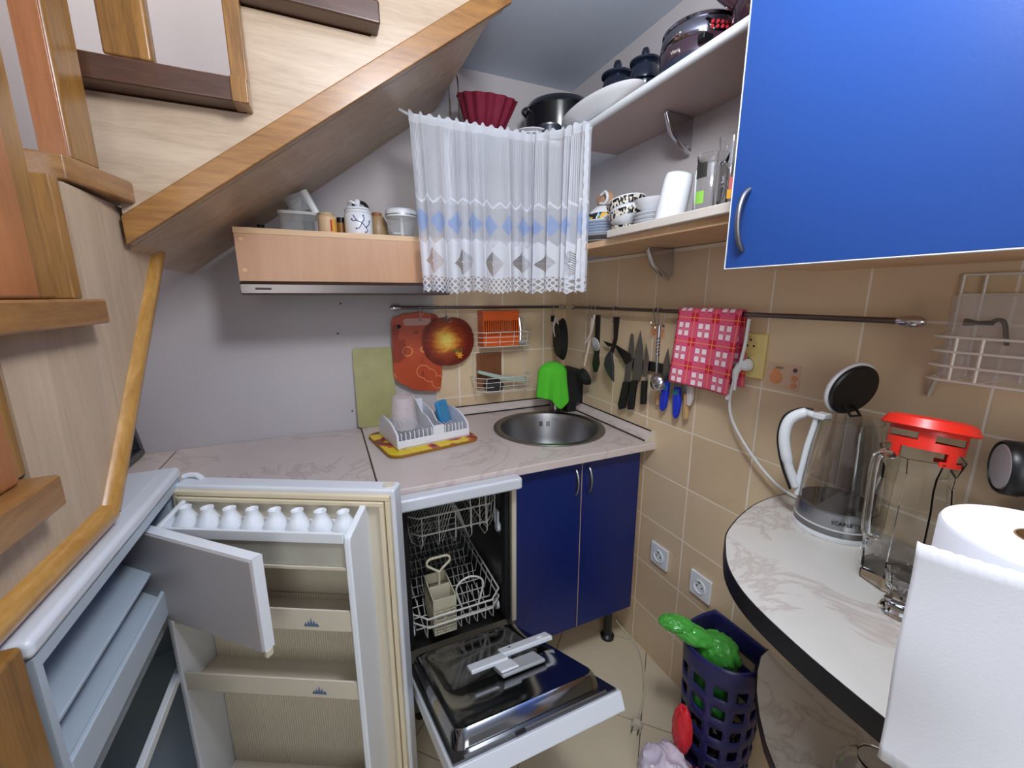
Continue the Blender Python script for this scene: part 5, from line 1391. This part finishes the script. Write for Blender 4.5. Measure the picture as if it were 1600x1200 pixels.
RB = Matrix.Translation((-0.662, -0.222, 0.905)) @ Matrix.Rotation(radians(38), 4, 'Z') @ Matrix.Rotation(radians(-14), 4, 'X')
MB(RB).prism(rr(-0.030, 0.030, 0.0, 0.086, 0.012), 'y', -0.006, 0.010).build('dish_body', film('blue_plastic', (48, 128, 184), 0.92, 0.2), bc, bev=0.004)
MB(RB).prism(rr(-0.022, 0.022, 0.008, 0.076, 0.010), 'y', -0.0075, -0.0062).build('dish_inside', mat('blue_inner', (70, 140, 180), 0.3), bc)

# ------------------------------------------------------------------ sink corner: tap, cloth, black box, pan
fa_ = thing('tap', (-0.118, -0.112, 0.866), 'dark chrome mixer tap behind the sink, mostly under the green cloth', 'tap')
tx, ty_ = -0.128, -0.130
MB().lathe([(0.024, 0.866), (0.026, 0.872), (0.021, 0.885), (0.021, 0.97), (0.024, 0.985), (0.018, 1.0), (0.0001, 1.002)], (tx, ty_, 0), 26).build('tap_body', M_darkrail, fa_)
MB().tube(crv([(tx, ty_, 0.995), (tx - .005, ty_ - .005, 1.05), (tx - .03, ty_ - .03, 1.082), (tx - .06, ty_ - .06, 1.075), (tx - .078, ty_ - .078, 1.04)], 6), 0.0095, 12).build('spout', M_darkrail, fa_)
gc = thing('green_cloth', (-0.165, -0.15, 0.93), 'bright green microfibre cloth draped over the tap', 'cloth')
M_grn = mat('lime_microfibre', (84, 196, 44), 0.95, var=0.06, bmp=0.5, bscale=400)
def cloth(u, v):
    """sheet hooded over the spout: u runs left -> front -> right, v from the crown to the hem"""
    a = radians(190 + 185 * u)
    hem = 0.955 - 0.052 * math.exp(-((u - 0.48) / 0.14) ** 2) - 0.028 * max(0, u - 0.55)
    z = 1.100 - (1.100 - hem) * v
    k = min(1.0, sqrt(max(0.0, 1 - (1 - min(1, v * 3.2)) ** 2)))
    flare = 1 + 0.16 * v
    fold = 1 + (0.30 * (abs(sin(u * 7.5 + 0.4)) - 0.5) + 0.05 * sin(u * 33)) * v
    cxx, cyy = tx - 0.044, ty_ - 0.040
    return (cxx + 0.068 * k * flare * fold * cos(a), cyy + 0.056 * k * flare * fold * sin(a), z)
MB().grid(cloth, 48, 40).build('cloth_sheet', M_grn, gc, smooth=180, solid=0.003)
MB().tube([(tx - .045, ty_ - .085, 0.945), (tx - .046, ty_ - .087, 0.90)], 0.0025, 6).build('hem_tag', M_white, gc)
bb_ = thing('black_container', (-0.072, -0.085, 0.899), 'matt black upright container wedged in the tiled corner behind the tap', 'container')
MB().box(-0.094, -0.013, -0.185, -0.048, 0.906, 1.052).box(-0.096, -0.011, -0.188, -0.046, 1.040, 1.054).build('container_body', M_blackm, bb_, bev=0.003)
MB().box(-0.092, -0.045, -0.180, -0.050, 0.8665, 0.906).build('container_foot', M_blackm, bb_)
bpn = thing('frying_pan', (-0.112, -0.12, 1.09), 'black frying pan hanging from the back rail at the corner', 'pan')
TPn = Matrix.Translation((-0.112, -0.118, 1.19)) @ Vector((-0.96, 0.28, 0)).to_track_quat('Z', 'Y').to_matrix().to_4x4()
MB(TPn).lathe([(0.0001, 0.0), (0.070, 0.0), (0.092, -0.022), (0.094, -0.022), (0.073, 0.004), (0.0001, 0.004)], (0, 0, 0), 40).build('pan_body', M_blackm, bpn)
MB().box(-0.118, -0.104, -0.075, -0.060, 1.265, 1.292).build('pan_lug', M_blackm, bpn, bev=0.003)
cl = thing('bag_clip', (-0.10, -0.10, 1.2), 'pair of small white bag clips hanging in front of the black pan', 'clip')
MB().tube(crv([(-0.132, -0.135, 1.285), (-0.102, -0.137, 1.22), (-0.084, -0.14, 1.205), (-0.077, -0.14, 1.182)], 4), 0.0030, 7).build('clip_arm', mat('pinkish_white', (214, 196, 196), 0.5), cl)
MB().tube(crv([(-0.142, -0.142, 1.285), (-0.148, -0.143, 1.244), (-0.141, -0.143, 1.205)], 4), 0.0022, 7).build('clip_arm', M_white, cl)

# ------------------------------------------------------------------ utensils on the right rail
def tri(p): return Vector(p)
ld_ = thing('ladle', (-0.05, -0.29, 1.03), 'black ladle with a pale handle, first utensil on the right rail', 'ladle')
MB().tube([(-0.058, -0.302, 1.291), (-0.06, -0.288, 1.19), (-0.062, -0.26, 1.087)], [0.0065, 0.0055, 0.005], 8).build('handle', mat('pale_wood_handle', (214, 192, 176), 0.5), ld_)
p = Vector((-0.06, -0.255, 1.036))
MB(Matrix.Translation(p) @ Matrix.Rotation(radians(70), 4, 'Y')).lathe([(0.0001, -0.022), (0.022, -0.016), (0.036, 0.0), (0.040, 0.010), (0.037, 0.010), (0.033, 0.0), (0.020, -0.012), (0.0001, -0.017)], (0, 0, 0), 16).build('ladle_bowl', M_blackm, ld_, smooth=0)
stn = thing('strainer', (-0.06, -0.31, 1.2), 'small grey mesh tea strainer hanging in front of the black spatula', 'strainer')
MB().tube([(-0.072, -0.334, 1.305), (-0.074, -0.32, 1.233), (-0.074, -0.281, 1.19)], 0.004, 8).build('handle', mat('pale_grip', (206, 198, 190), 0.5), stn)
p = Vector((-0.072, -0.346, 1.189))
MB(Matrix.Translation(p) @ Matrix.Rotation(radians(78), 4, 'Y')).lathe([(0.0001, -0.012), (0.016, -0.008), (0.0245, 0.0)], (0, 0, 0), 24, caps=False).build('mesh_bowl', film('fine_mesh', (150, 150, 152), 0.75, 0.4), stn)
MB(Matrix.Translation(p) @ Matrix.Rotation(radians(78), 4, 'Y')).lathe([(0.0245, 0.0), (0.027, 0.001), (0.0245, 0.003)], (0, 0, 0), 24, closed=True).build('rim', M_white, stn)
def flat(name, pts, x, th, m, parent, bev=0.0015):
    q = [(Vector(p).y, Vector(p).z) for p in pts]
    return MB().prism(q, 'x', x - th / 2, x + th / 2).build(name, m, parent, bev=bev)
sb = thing('spatula', (-0.04, -0.34, 1.05), 'long black nylon spatula third from the corner on the right rail', 'spatula')
flat('handle', [(-0.05, -0.312, 1.304), (-0.05, -0.342, 1.305), (-0.05, -0.344, 1.143), (-0.05, -0.314, 1.14)], -0.05, 0.006, M_black, sb)
flat('spatula_head', [(-0.05, -0.313, 1.153), (-0.05, -0.344, 1.156), (-0.05, -0.355, 1.111), (-0.05, -0.34, 1.074), (-0.05, -0.314, 1.07), (-0.05, -0.303, 1.103)], -0.052, 0.003, M_black, sb)
tn = thing('turner', (-0.05, -0.44, 1.05), 'curved dark grey nylon serving spoon hanging alone on the right rail', 'serving spoon')
flat('handle', [(-0.05, -0.427, 1.301), (-0.05, -0.461, 1.302), (-0.05, -0.453, 1.218), (-0.05, -0.434, 1.162), (-0.05, -0.414, 1.16), (-0.05, -0.437, 1.222)], -0.05, 0.007, M_black, tn)
flat('spoon_head', [(-0.05, -0.414, 1.165), (-0.05, -0.434, 1.167), (-0.05, -0.449, 1.12), (-0.05, -0.454, 1.053), (-0.05, -0.417, 1.077), (-0.05, -0.389, 1.111), (-0.05, -0.395, 1.142)], -0.056, 0.008, mat('dark_grey_nylon', (44, 46, 50), 0.35), tn, 0.003)
mg = thing('magnetic_strip', (-0.014, -0.58, 1.12), 'black magnetic knife strip on the right wall tiles', 'knife strip')
MB().box(-0.022, -0.0085, -0.77, -0.475, 1.118, 1.152).build('strip', M_black, mg, bev=0.003)
cf = thing('carving_fork', (-0.03, -0.47, 1.1), 'black plastic server held slanting at the left end of the knife strip', 'server')
flat('server_head', [(-0.03, -0.343, 1.2), (-0.03, -0.398, 1.195), (-0.03, -0.43, 1.183), (-0.03, -0.374, 1.182)], -0.03, 0.005, M_black, cf)
flat('handle', [(-0.03, -0.405, 1.198), (-0.03, -0.51, 1.168), (-0.03, -0.522, 1.148), (-0.03, -0.488, 1.126), (-0.03, -0.431, 1.178)], -0.03, 0.008, M_black, cf)
def knife(label, blade, handle, hm, x=-0.028, bm=None, ferr=None, hth=0.014):
    k = thing('knife', Vector(handle[0]), label, 'knife', 'knives on the magnetic strip')
    flat('blade', blade, x, 0.0022, bm or M_steel, k, 0.0004)
    flat('handle', handle, x - 0.001, hth, hm, k, 0.004)
    if hm.name == 'blue_handle':
        ys = [q[1] for q in handle]; zt2 = max(q[2] for q in handle); ym = (handle[0][1] + handle[1][1]) / 2
        for dz in (0.012, 0.018, 0.024): MB().box(x - .0095, x + .007, ym - .0105, ym + .0105, zt2 - dz - .0025, zt2 - dz).build('green_ring', M_gr_, k)
    if ferr: flat('ferrule', ferr, x - .001, hth + .001, M_chrome, k, 0.001)
M_gr_ = mat('green_ring', (40, 160, 120), 0.4)
M_bladed = mat('dark_blade', (112, 108, 104), 0.5, 0.6)
knife('black-handled knife with a narrow dark blade, leftmost on the strip', [(-0.028, -0.504, 1.243), (-0.028, -0.518, 1.242), (-0.028, -0.527, 1.189), (-0.028, -0.513, 1.062), (-0.028, -0.48, 1.056), (-0.028, -0.491, 1.149)], [(-0.028, -0.48, 1.058), (-0.028, -0.513, 1.064), (-0.028, -0.506, 1.016), (-0.028, -0.496, 0.956), (-0.028, -0.466, 0.943), (-0.028, -0.457, 0.962)], M_black, bm=M_bladed)
knife('large black-handled chef knife with the widest blade', [(-0.028, -0.554, 1.258), (-0.028, -0.574, 1.194), (-0.028, -0.575, 1.102), (-0.028, -0.554, 1.074), (-0.028, -0.527, 1.069), (-0.028, -0.531, 1.178)], [(-0.028, -0.523, 1.071), (-0.028, -0.554, 1.077), (-0.028, -0.548, 1.025), (-0.028, -0.543, 0.963), (-0.028, -0.515, 0.955), (-0.028, -0.513, 0.98)], M_black, bm=M_bladed)
knife('small knife with black handle and steel ferrule, right of the chef knife', [(-0.028, -0.588, 1.216), (-0.028, -0.605, 1.164), (-0.028, -0.602, 1.095), (-0.028, -0.583, 1.091), (-0.028, -0.58, 1.161)], [(-0.028, -0.58, 1.084), (-0.028, -0.603, 1.088), (-0.028, -0.605, 0.997), (-0.028, -0.582, 0.992)], M_black, ferr=[(-0.028, -0.583, 1.096), (-0.028, -0.602, 1.099), (-0.028, -0.603, 1.084), (-0.028, -0.581, 1.079)])
M_bh = mat('blue_handle', (34, 56, 200), 0.3)
knife('blue-handled knife with green ring, left of the pair', [(-0.028, -0.691, 1.209), (-0.028, -0.705, 1.156), (-0.028, -0.705, 1.096), (-0.028, -0.677, 1.09), (-0.028, -0.676, 1.162)], [(-0.028, -0.682, 1.096), (-0.028, -0.708, 1.098), (-0.028, -0.707, 1.052), (-0.028, -0.702, 1.012), (-0.028, -0.69, 0.993), (-0.028, -0.677, 1.001), (-0.028, -0.678, 1.053)], M_bh)
knife('blue-handled knife with green ring, right of the pair', [(-0.028, -0.738, 1.182), (-0.028, -0.755, 1.091), (-0.028, -0.731, 1.086), (-0.028, -0.727, 1.159)], [(-0.028, -0.734, 1.088), (-0.028, -0.755, 1.091), (-0.028, -0.763, 1.039), (-0.028, -0.757, 0.995), (-0.028, -0.748, 0.982), (-0.028, -0.738, 0.994), (-0.028, -0.733, 1.043)], M_bh)
M_wh = mat('bare_wood_handle', (196, 158, 112), 0.6)
knife('wooden-handled cleaver right of the blue handles', [(-0.028, -0.75, 1.163), (-0.028, -0.783, 1.168), (-0.028, -0.793, 1.08), (-0.028, -0.765, 1.074)], [(-0.028, -0.773, 1.075), (-0.028, -0.79, 1.079), (-0.028, -0.792, 0.992), (-0.028, -0.777, 0.989)], M_wh, x=-0.024)
knife('white-handled knife at the right end of the strip', [(-0.026, -0.782, 1.187), (-0.026, -0.796, 1.189), (-0.026, -0.801, 1.122), (-0.026, -0.784, 1.119)], [(-0.026, -0.784, 1.121), (-0.026, -0.804, 1.124), (-0.026, -0.81, 1.067), (-0.026, -0.801, 1.038), (-0.026, -0.79, 1.041)], mat('white_handle', (206, 198, 196), 0.4))
knife('short knife with a light wooden handle behind the left blue handle', [(-0.02, -0.643, 1.135), (-0.02, -0.655, 1.137), (-0.02, -0.66, 1.059), (-0.02, -0.648, 1.057)], [(-0.02, -0.645, 1.052), (-0.02, -0.66, 1.055), (-0.02, -0.659, 1.005), (-0.02, -0.647, 1.004)], M_wh, x=-0.020, hth=0.008)
sl = thing('steel_ladle', (-0.06, -0.67, 1.05), 'steel ladle with a beaded handle hanging beside the blue knives', 'ladle')
pts = [Vector((-0.062, -0.679, 1.283)), Vector((-0.062, -0.681, 1.229)), Vector((-0.062, -0.681, 1.176)), Vector((-0.06, -0.681, 1.127))]
MB().tube(pts, [0.006, 0.0055, 0.005, 0.004], 10).build('handle', M_chrome, sl)
for k in range(6):
    p = pts[0].lerp(pts[1], 0.75 + k * .01) + Vector((0, 0, -k * .010))
    MB().lathe([(0.0058, -0.0035), (0.0078, 0), (0.0058, 0.0035)], p, 10).build('bead', M_chrome, sl)
p = Vector((-0.058, -0.682, 1.092))
MB(Matrix.Translation(p) @ Matrix.Rotation(radians(75), 4, 'Y')).lathe([(0.0001, -0.018), (0.018, -0.013), (0.028, 0.0), (0.030, 0.006), (0.028, 0.006), (0.026, 0.0), (0.016, -0.010), (0.0001, -0.015)], (0, 0, 0), 26).build('ladle_bowl', M_chrome, sl)
MB().tube(crv([(-0.055, -0.68, 1.285), (-0.055, -0.69, 1.302), (-0.055, -0.693, 1.322)], 4), 0.002, 6).build('hanging_eye', M_chrome, sl)

# ------------------------------------------------------------------ sockets, plug and cords
def socket(y0, y1, z0, z1, label, n_, m, double=False):
    s_ = thing('wall_socket', (-0.012, (y0 + y1) / 2, z0), label, 'socket')
    MB().box(-0.018, -0.0085, y0, y1, z0, z1).build('plate', m, s_, bev=0.003)
    cs = [((z0 + z1) / 2)] if not double else [z0 + (z1 - z0) * .29, z0 + (z1 - z0) * .72]
    yc = (y0 + y1) / 2
    T_ = Matrix.Rotation(radians(-90), 4, 'Y')
    for zc in cs:
        MB(Matrix.Translation((-0.018, yc, zc)) @ T_).lathe([(0.0235, -0.001), (0.0235, 0.0035), (0.0205, 0.004), (0.0195, 0.0008), (0.0001, 0.0008)], (0, 0, 0), 30).build('socket_ring', m, s_)
        mb = MB()
        for dy in (-0.0095, 0.0095):
            MB().cyl((-0.0196, yc + dy, zc), (-0.0186, yc + dy, zc), 0.0028, 10).build('pin_hole', M_blackm, s_)
        MB().box(-0.0215, -0.0186, yc - .002, yc + .002, zc + .013, zc + .019).build('earth_clip', M_steel, s_)
    return s_
socket(-0.752, -0.670, 0.411, 0.492, 'white wall socket low on the tiles, nearer the blue cabinet', 1, M_white)
socket(-0.934, -0.853, 0.413, 0.496, 'white wall socket low on the tiles, nearer the table', 1, M_white)
socket(-1.014, -0.932, 1.161, 1.280, 'yellowed double wall socket right of the checked towel', 2, mat('yellowed_plastic', (226, 206, 136), 0.4), True)
cd = thing('kettle_cord', (-0.05, -1.05, 0.89), 'white plug and cord running from the yellow socket down to the kettle', 'cord')
pz = 1.161 + .119 * .29
MB(Matrix.Translation((-0.0215, -0.973, pz)) @ Matrix.Rotation(radians(-90), 4, 'Y')).lathe([(0.0165, -0.001), (0.0175, 0.008), (0.012, 0.020), (0.0001, 0.022)], (0, 0, 0), 26).build('plug', M_white, cd)
MB().tube([(-0.043, -0.968, pz), (-0.046, -0.958, pz - .018), (-0.046, -0.955, pz - .040)], [0.011, 0.010, 0.006], 10).build('plug_neck', M_white, cd)
MB().tube(crv([(-0.046, -0.955, pz - .038), (-0.044, -0.948, 1.09), (-0.040, -0.965, 1.03), (-0.036, -1.03, 0.955), (-0.034, -1.10, 0.905), (-0.030, -1.16, 0.890), (-0.03, -1.20, 0.8895)], 8), 0.0036, 8).build('cable', M_white, cd)
fcab = thing('floor_cord', (-0.15, -0.75, 0.0), 'off-white appliance cord with a round plug lying on the floor tiles', 'cord')
fp = [Vector((-0.032, -0.516, 0.03)), Vector((-0.019, -0.556, 0.004)), Vector((-0.028, -0.657, 0.004)), Vector((-0.095, -0.766, 0.004)), Vector((-0.159, -0.831, 0.004)), Vector((-0.217, -0.876, 0.01))]
MB().tube(crv([p for p in fp], 8), 0.0042, 8).build('cable', mat('cord_cream', (206, 196, 172), 0.5), fcab)
pe = Vector((-0.25, -0.899, 0.012))
dq = (pe - fp[-1]).normalized()
MB().tube([fp[-1], fp[-1] + dq * .012, fp[-1] + dq * .020, fp[-1] + dq * .040], [0.006, 0.009, 0.018, 0.018], 16).build('plug', M_cream, fcab)
for s in (-1, 1):
    q = fp[-1] + dq * .040 + Vector((dq.y, -dq.x, 0)) * .0095 * s
    MB().cyl(q, q + dq * 0.019, 0.0024, 8).build('pin', M_steel, fcab)

# ------------------------------------------------------------------ wall rack at the right edge
wk = thing('wire_rack', (-0.07, -1.45, 1.23), 'white grid wire rack with a basket on the tiles at the right edge', 'wire rack')
mb = MB()
RY0, RY1 = -1.357, -1.66
for y in (RY0, -1.385, -1.45, -1.52, -1.59, RY1): mb.tube([(-0.014, y, 1.412), (-0.014, y, 1.235)], 0.0024, 6)
for z in (1.412, 1.378): mb.tube([(-0.014, RY0, z), (-0.014, RY1, z)], 0.0024, 6)
mb.build('back_grid', M_wire, wk)
mb = MB()
for z in (1.238, 1.262, 1.286, 1.310):
    mb.tube([(-0.016, RY0, z), (-0.105, RY0 - .012, z), (-0.116, RY0 - .03, z), (-0.116, RY1, z)], 0.0024, 6)
for y in (-1.40, -1.43, -1.50, -1.57, -1.64): mb.tube([(-0.116, y, 1.312), (-0.116, y, 1.238), (-0.016, y, 1.238)], 0.0022, 6)
mb.build('basket', M_wire, wk)
o = MB().tube(crv([(-0.020, -1.352, 1.236), (-0.022, -1.350, 1.22), (-0.018, -1.346, 1.205), (-0.016, -1.343, 1.19)], 4), 0.0042, 6).build('twine', mat('old_twine', (190, 180, 160), 0.9)); tag(o, 'frayed white string tied below the wire rack on the tiles', 'string')
pb = thing('plastic_container', (-0.065, -1.43, 1.24), 'tall clear plastic container with a fork inside, standing in the wire rack', 'container')
MB().prism([(-0.066 + y * .9, -1.445 + x) for x, y in rr(-0.07, 0.07, -0.045, 0.045, 0.018)], 'z', 1.2405, 1.376).build('container_body', film('hazy_plastic', (176, 170, 166), 0.35, 0.08), pb)
fk = thing('fork', (-0.10, -1.42, 1.335), 'dark fork lying across the clear container in the wire rack', 'fork')
MB().tube([(-0.113, -1.403, 1.335), (-0.113, -1.418, 1.334), (-0.113, -1.435, 1.335)], [0.006, 0.003, 0.004], 8).build('handle', M_dsteel, fk)
MB().tube(crv([(-0.113, -1.432, 1.335), (-0.113, -1.439, 1.34), (-0.113, -1.447, 1.334), (-0.113, -1.454, 1.302)], 5), 0.003, 6).build('fork_head', M_dsteel, fk)

# ------------------------------------------------------------------ maroon appliance at the right edge
ap = thing('capsule_machine', (-0.14, -1.56, 0.886), 'dark maroon kitchen appliance with a round grey face at the right edge', 'appliance')
M_mar = mat('maroon_gloss', (48, 14, 24), 0.2, coat=0.5)
fcn = Vector((-0.13, -1.481, 1.121))
ax_ = Vector((0.55, -0.83, 0.0)).normalized()
q4 = Matrix.Translation(fcn) @ (-ax_).to_track_quat('Z', 'Y').to_matrix().to_4x4()
MB(q4).lathe([(0.0001, -0.001), (0.0335, -0.001), (0.0355, -0.003)], (0, 0, 0), 36).build('round_face', mat('grey_face', (176, 172, 176), 0.4), ap)
MB(q4).lathe([(0.0356, -0.006), (0.0385, 0.0), (0.0415, -0.004), (0.042, -0.02), (0.0405, -0.022)], (0, 0, 0), 36).build('face_ring', M_black, ap)
MB(q4).lathe([(0.0001, -0.0235), (0.040, -0.0235), (0.041, -0.10), (0.039, -0.13), (0.0001, -0.135)], (0, 0, 0), 36).build('head', M_mar, ap)
b0 = fcn + ax_ * 0.085
MB().box(b0.x - .03, b0.x + .045, b0.y - .05, b0.y + .03, 0.90, fcn.z - .020).build('column', M_black, ap, bev=0.006)
MB().box(b0.x - .05, b0.x + .05, b0.y - .055, b0.y + .045, 0.886, 0.905).build('base', M_black, ap, bev=0.004)

# ------------------------------------------------------------------ bin with bags
bn = thing('bag_bin', (-0.12, -1.03, 0.0), 'dark blue perforated plastic holder stuffed with bags, against the tiles', 'bin')
M_bin = film('cobalt_plastic', (22, 24, 84), 0.88, 0.3)
def oval(sc_, z):
    out = []
    for (x, y) in ((-0.012, -0.955), (-0.012, -1.125), (-0.05, -1.15), (-0.10, -1.155), (-0.15, -1.135), (-0.185, -1.09), (-0.192, -1.03), (-0.175, -0.985), (-0.13, -0.958), (-0.07, -0.95)):
        out.append((-0.10 + (x + .10) * sc_ + (0.0 if sc_ == 1 else 0.0), -1.05 + (y + 1.05) * sc_, z))
    return out
zz = [0.0, 0.06, 0.14, 0.22, 0.30, 0.36, 0.415]
scs = [0.80, 0.82, 0.85, 0.89, 0.93, 0.965, 1.0]
base_curve = crv([Vector((p[0], p[1], 0)) for p in oval(1, 0)] + [Vector((*oval(1, 0)[0][:2], 0))], 5)
base_curve = base_curve[:-1]
nb = len(base_curve)
vs, fs = [], []
RZ = 24
def bscale(t): return 0.82 + 0.18 * t
for k in range(RZ + 1):
    t = k / RZ; s_ = bscale(t)
    for p in base_curve: vs.append((min(-0.0095, -0.10 + (p.x + .10) * s_), -1.05 + (p.y + 1.05) * s_, 0.415 * t))
for k in range(RZ):
    for i in range(nb):
        j = (i + 1) % nb
        if 2 <= k <= 21 and (k % 4 in (2, 3)) and (i % 5 in (1, 2, 3)): continue   # openings
        fs.append((k * nb + i, k * nb + j, (k + 1) * nb + j, (k + 1) * nb + i))
fs.append(tuple(range(nb)))
MB().add(vs, fs).build('bin_body', M_bin, bn, solid=0.003, smooth=60)
def crumple(name, c, r, sc_, m, parent=None, seed=0, amp=0.34, seg=72, rot=None):
    from mathutils import noise as NZ
    vs, fs = [], []
    k = seg // 2
    for i in range(seg):
        for q in range(k + 1):
            a, b = 2 * pi * i / seg, pi * q / k
            d_ = Vector((sin(b) * cos(a), sin(b) * sin(a), cos(b)))
            h = NZ.ridged_multi_fractal(d_ * 1.7 + Vector((seed, seed * 2, 0)), 1.0, 2.1, 3, 1.0, 2.0)
            rr_ = r * (1 - amp * 0.5 + amp * 0.45 * h)
            v_ = Vector((d_.x * rr_ * sc_[0], d_.y * rr_ * sc_[1], d_.z * rr_ * sc_[2]))
            if rot is not None: v_ = rot @ v_
            vs.append(Vector(c) + v_)
    for i in range(seg):
        j = (i + 1) % seg
        for q in range(k): fs.append((i * (k + 1) + q, j * (k + 1) + q, j * (k + 1) + q + 1, i * (k + 1) + q + 1))
    return MB().add(vs, fs).build(name, m, parent, smooth=35)
def bagmat(name, col, al): 
    m = film(name, col, al, 0.18)
    return m
M_gbag = bagmat('green_bag_film', (66, 160, 58), 0.8)
gb1 = thing('plastic_bag', (-0.12, -1.04, 0.10), 'bright green thin plastic bag bulging out of the blue bin', 'bag')
crumple('bag_bulge', (-0.115, -1.055, 0.385), 0.062, (0.85, 0.95, 0.95), M_gbag, gb1, 1)
crumple('bag_neck', (-0.165, -1.015, 0.43), 0.045, (1.5, 0.75, 0.62), M_gbag, gb1, 4, rot=Matrix.Rotation(radians(20), 3, 'Y') @ Matrix.Rotation(radians(-42), 3, 'Z'))
crumple('bag_tip', (-0.205, -0.980, 0.455), 0.034, (1.4, 0.8, 0.7), M_gbag, gb1, 9, rot=Matrix.Rotation(radians(-42), 3, 'Z'))
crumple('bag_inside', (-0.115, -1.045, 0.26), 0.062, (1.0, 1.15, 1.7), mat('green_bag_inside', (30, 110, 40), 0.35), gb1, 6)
o = crumple('plastic_bag', (-0.105, -1.045, 0.105), 0.066, (1.0, 1.15, 1.45), mat('black_bag_film', (14, 14, 18), 0.25), None, 12); tag(o, 'black crumpled bags in the lower half of the blue bin', 'bag')
rb = thing('plastic_bag', (-0.24, -1.12, 0.0), 'red and white crumpled plastic bag on the floor against the blue bin', 'bag')
crumple('red_part', (-0.218, -1.045, 0.16), 0.05, (0.40, 0.62, 1.6), bagmat('red_bag_film', (196, 26, 40), 0.95), rb, 3)
crumple('red_base', (-0.235, -1.13, 0.06), 0.05, (0.7, 0.8, 1.2), bagmat('red_bag_film_low', (206, 50, 66), 0.95), rb, 15)
wb_ = crumple('plastic_bag', (-0.290, -1.065, 0.068), 0.085, (0.85, 0.85, 0.8), bagmat('white_bag_film', (206, 196, 214), 0.85), None, 21, 0.4); tag(wb_, 'white translucent plastic bag on the floor at the bottom edge', 'bag')

# ------------------------------------------------------------------ glass jar on the lower table shelf, dark pan at far left
jr = thing('glass_jar', (-0.25, -1.47, 0.4205), 'round clear glass jar with a lid on the lower table shelf', 'jar')
cj = Vector((-0.192, -1.445, 0.47))
cj.x = max(cj.x, -0.262)
MB().lathe([(0.03, 0.4205), (0.050, 0.43), (0.062, 0.465), (0.058, 0.50), (0.040, 0.525), (0.030, 0.532), (0.028, 0.530), (0.038, 0.522), (0.0555, 0.498), (0.0595, 0.465), (0.048, 0.433), (0.0001, 0.4235), (0.0001, 0.4205)], (cj.x, cj.y, 0), 40).build('jar_body', M_glass, jr)
MB().lathe([(0.030, 0.5325), (0.031, 0.54), (0.010, 0.546), (0.0001, 0.547)], (cj.x, cj.y, 0), 30).build('jar_lid', M_glass, jr)
gr = thing('grill_pan', (-1.66, -0.16, 0.8585), 'dark metal frame pan leaning at the far left end of the worktop', 'pan')
MB(Matrix.Translation((-1.655, -0.12, 0.8605)) @ Matrix.Rotation(radians(-8), 4, 'Y')).box(-0.012, 0.012, -0.11, 0.11, 0.0, 0.02).box(-0.012, 0.012, -0.11, -0.09, 0.02, 0.22).box(-0.012, 0.012, 0.09, 0.11, 0.02, 0.22).box(-0.012, 0.012, -0.11, 0.11, 0.22, 0.24).box(-0.014, -0.008, -0.09, 0.09, 0.02, 0.22).build('frame', M_dsteel, gr, bev=0.003)
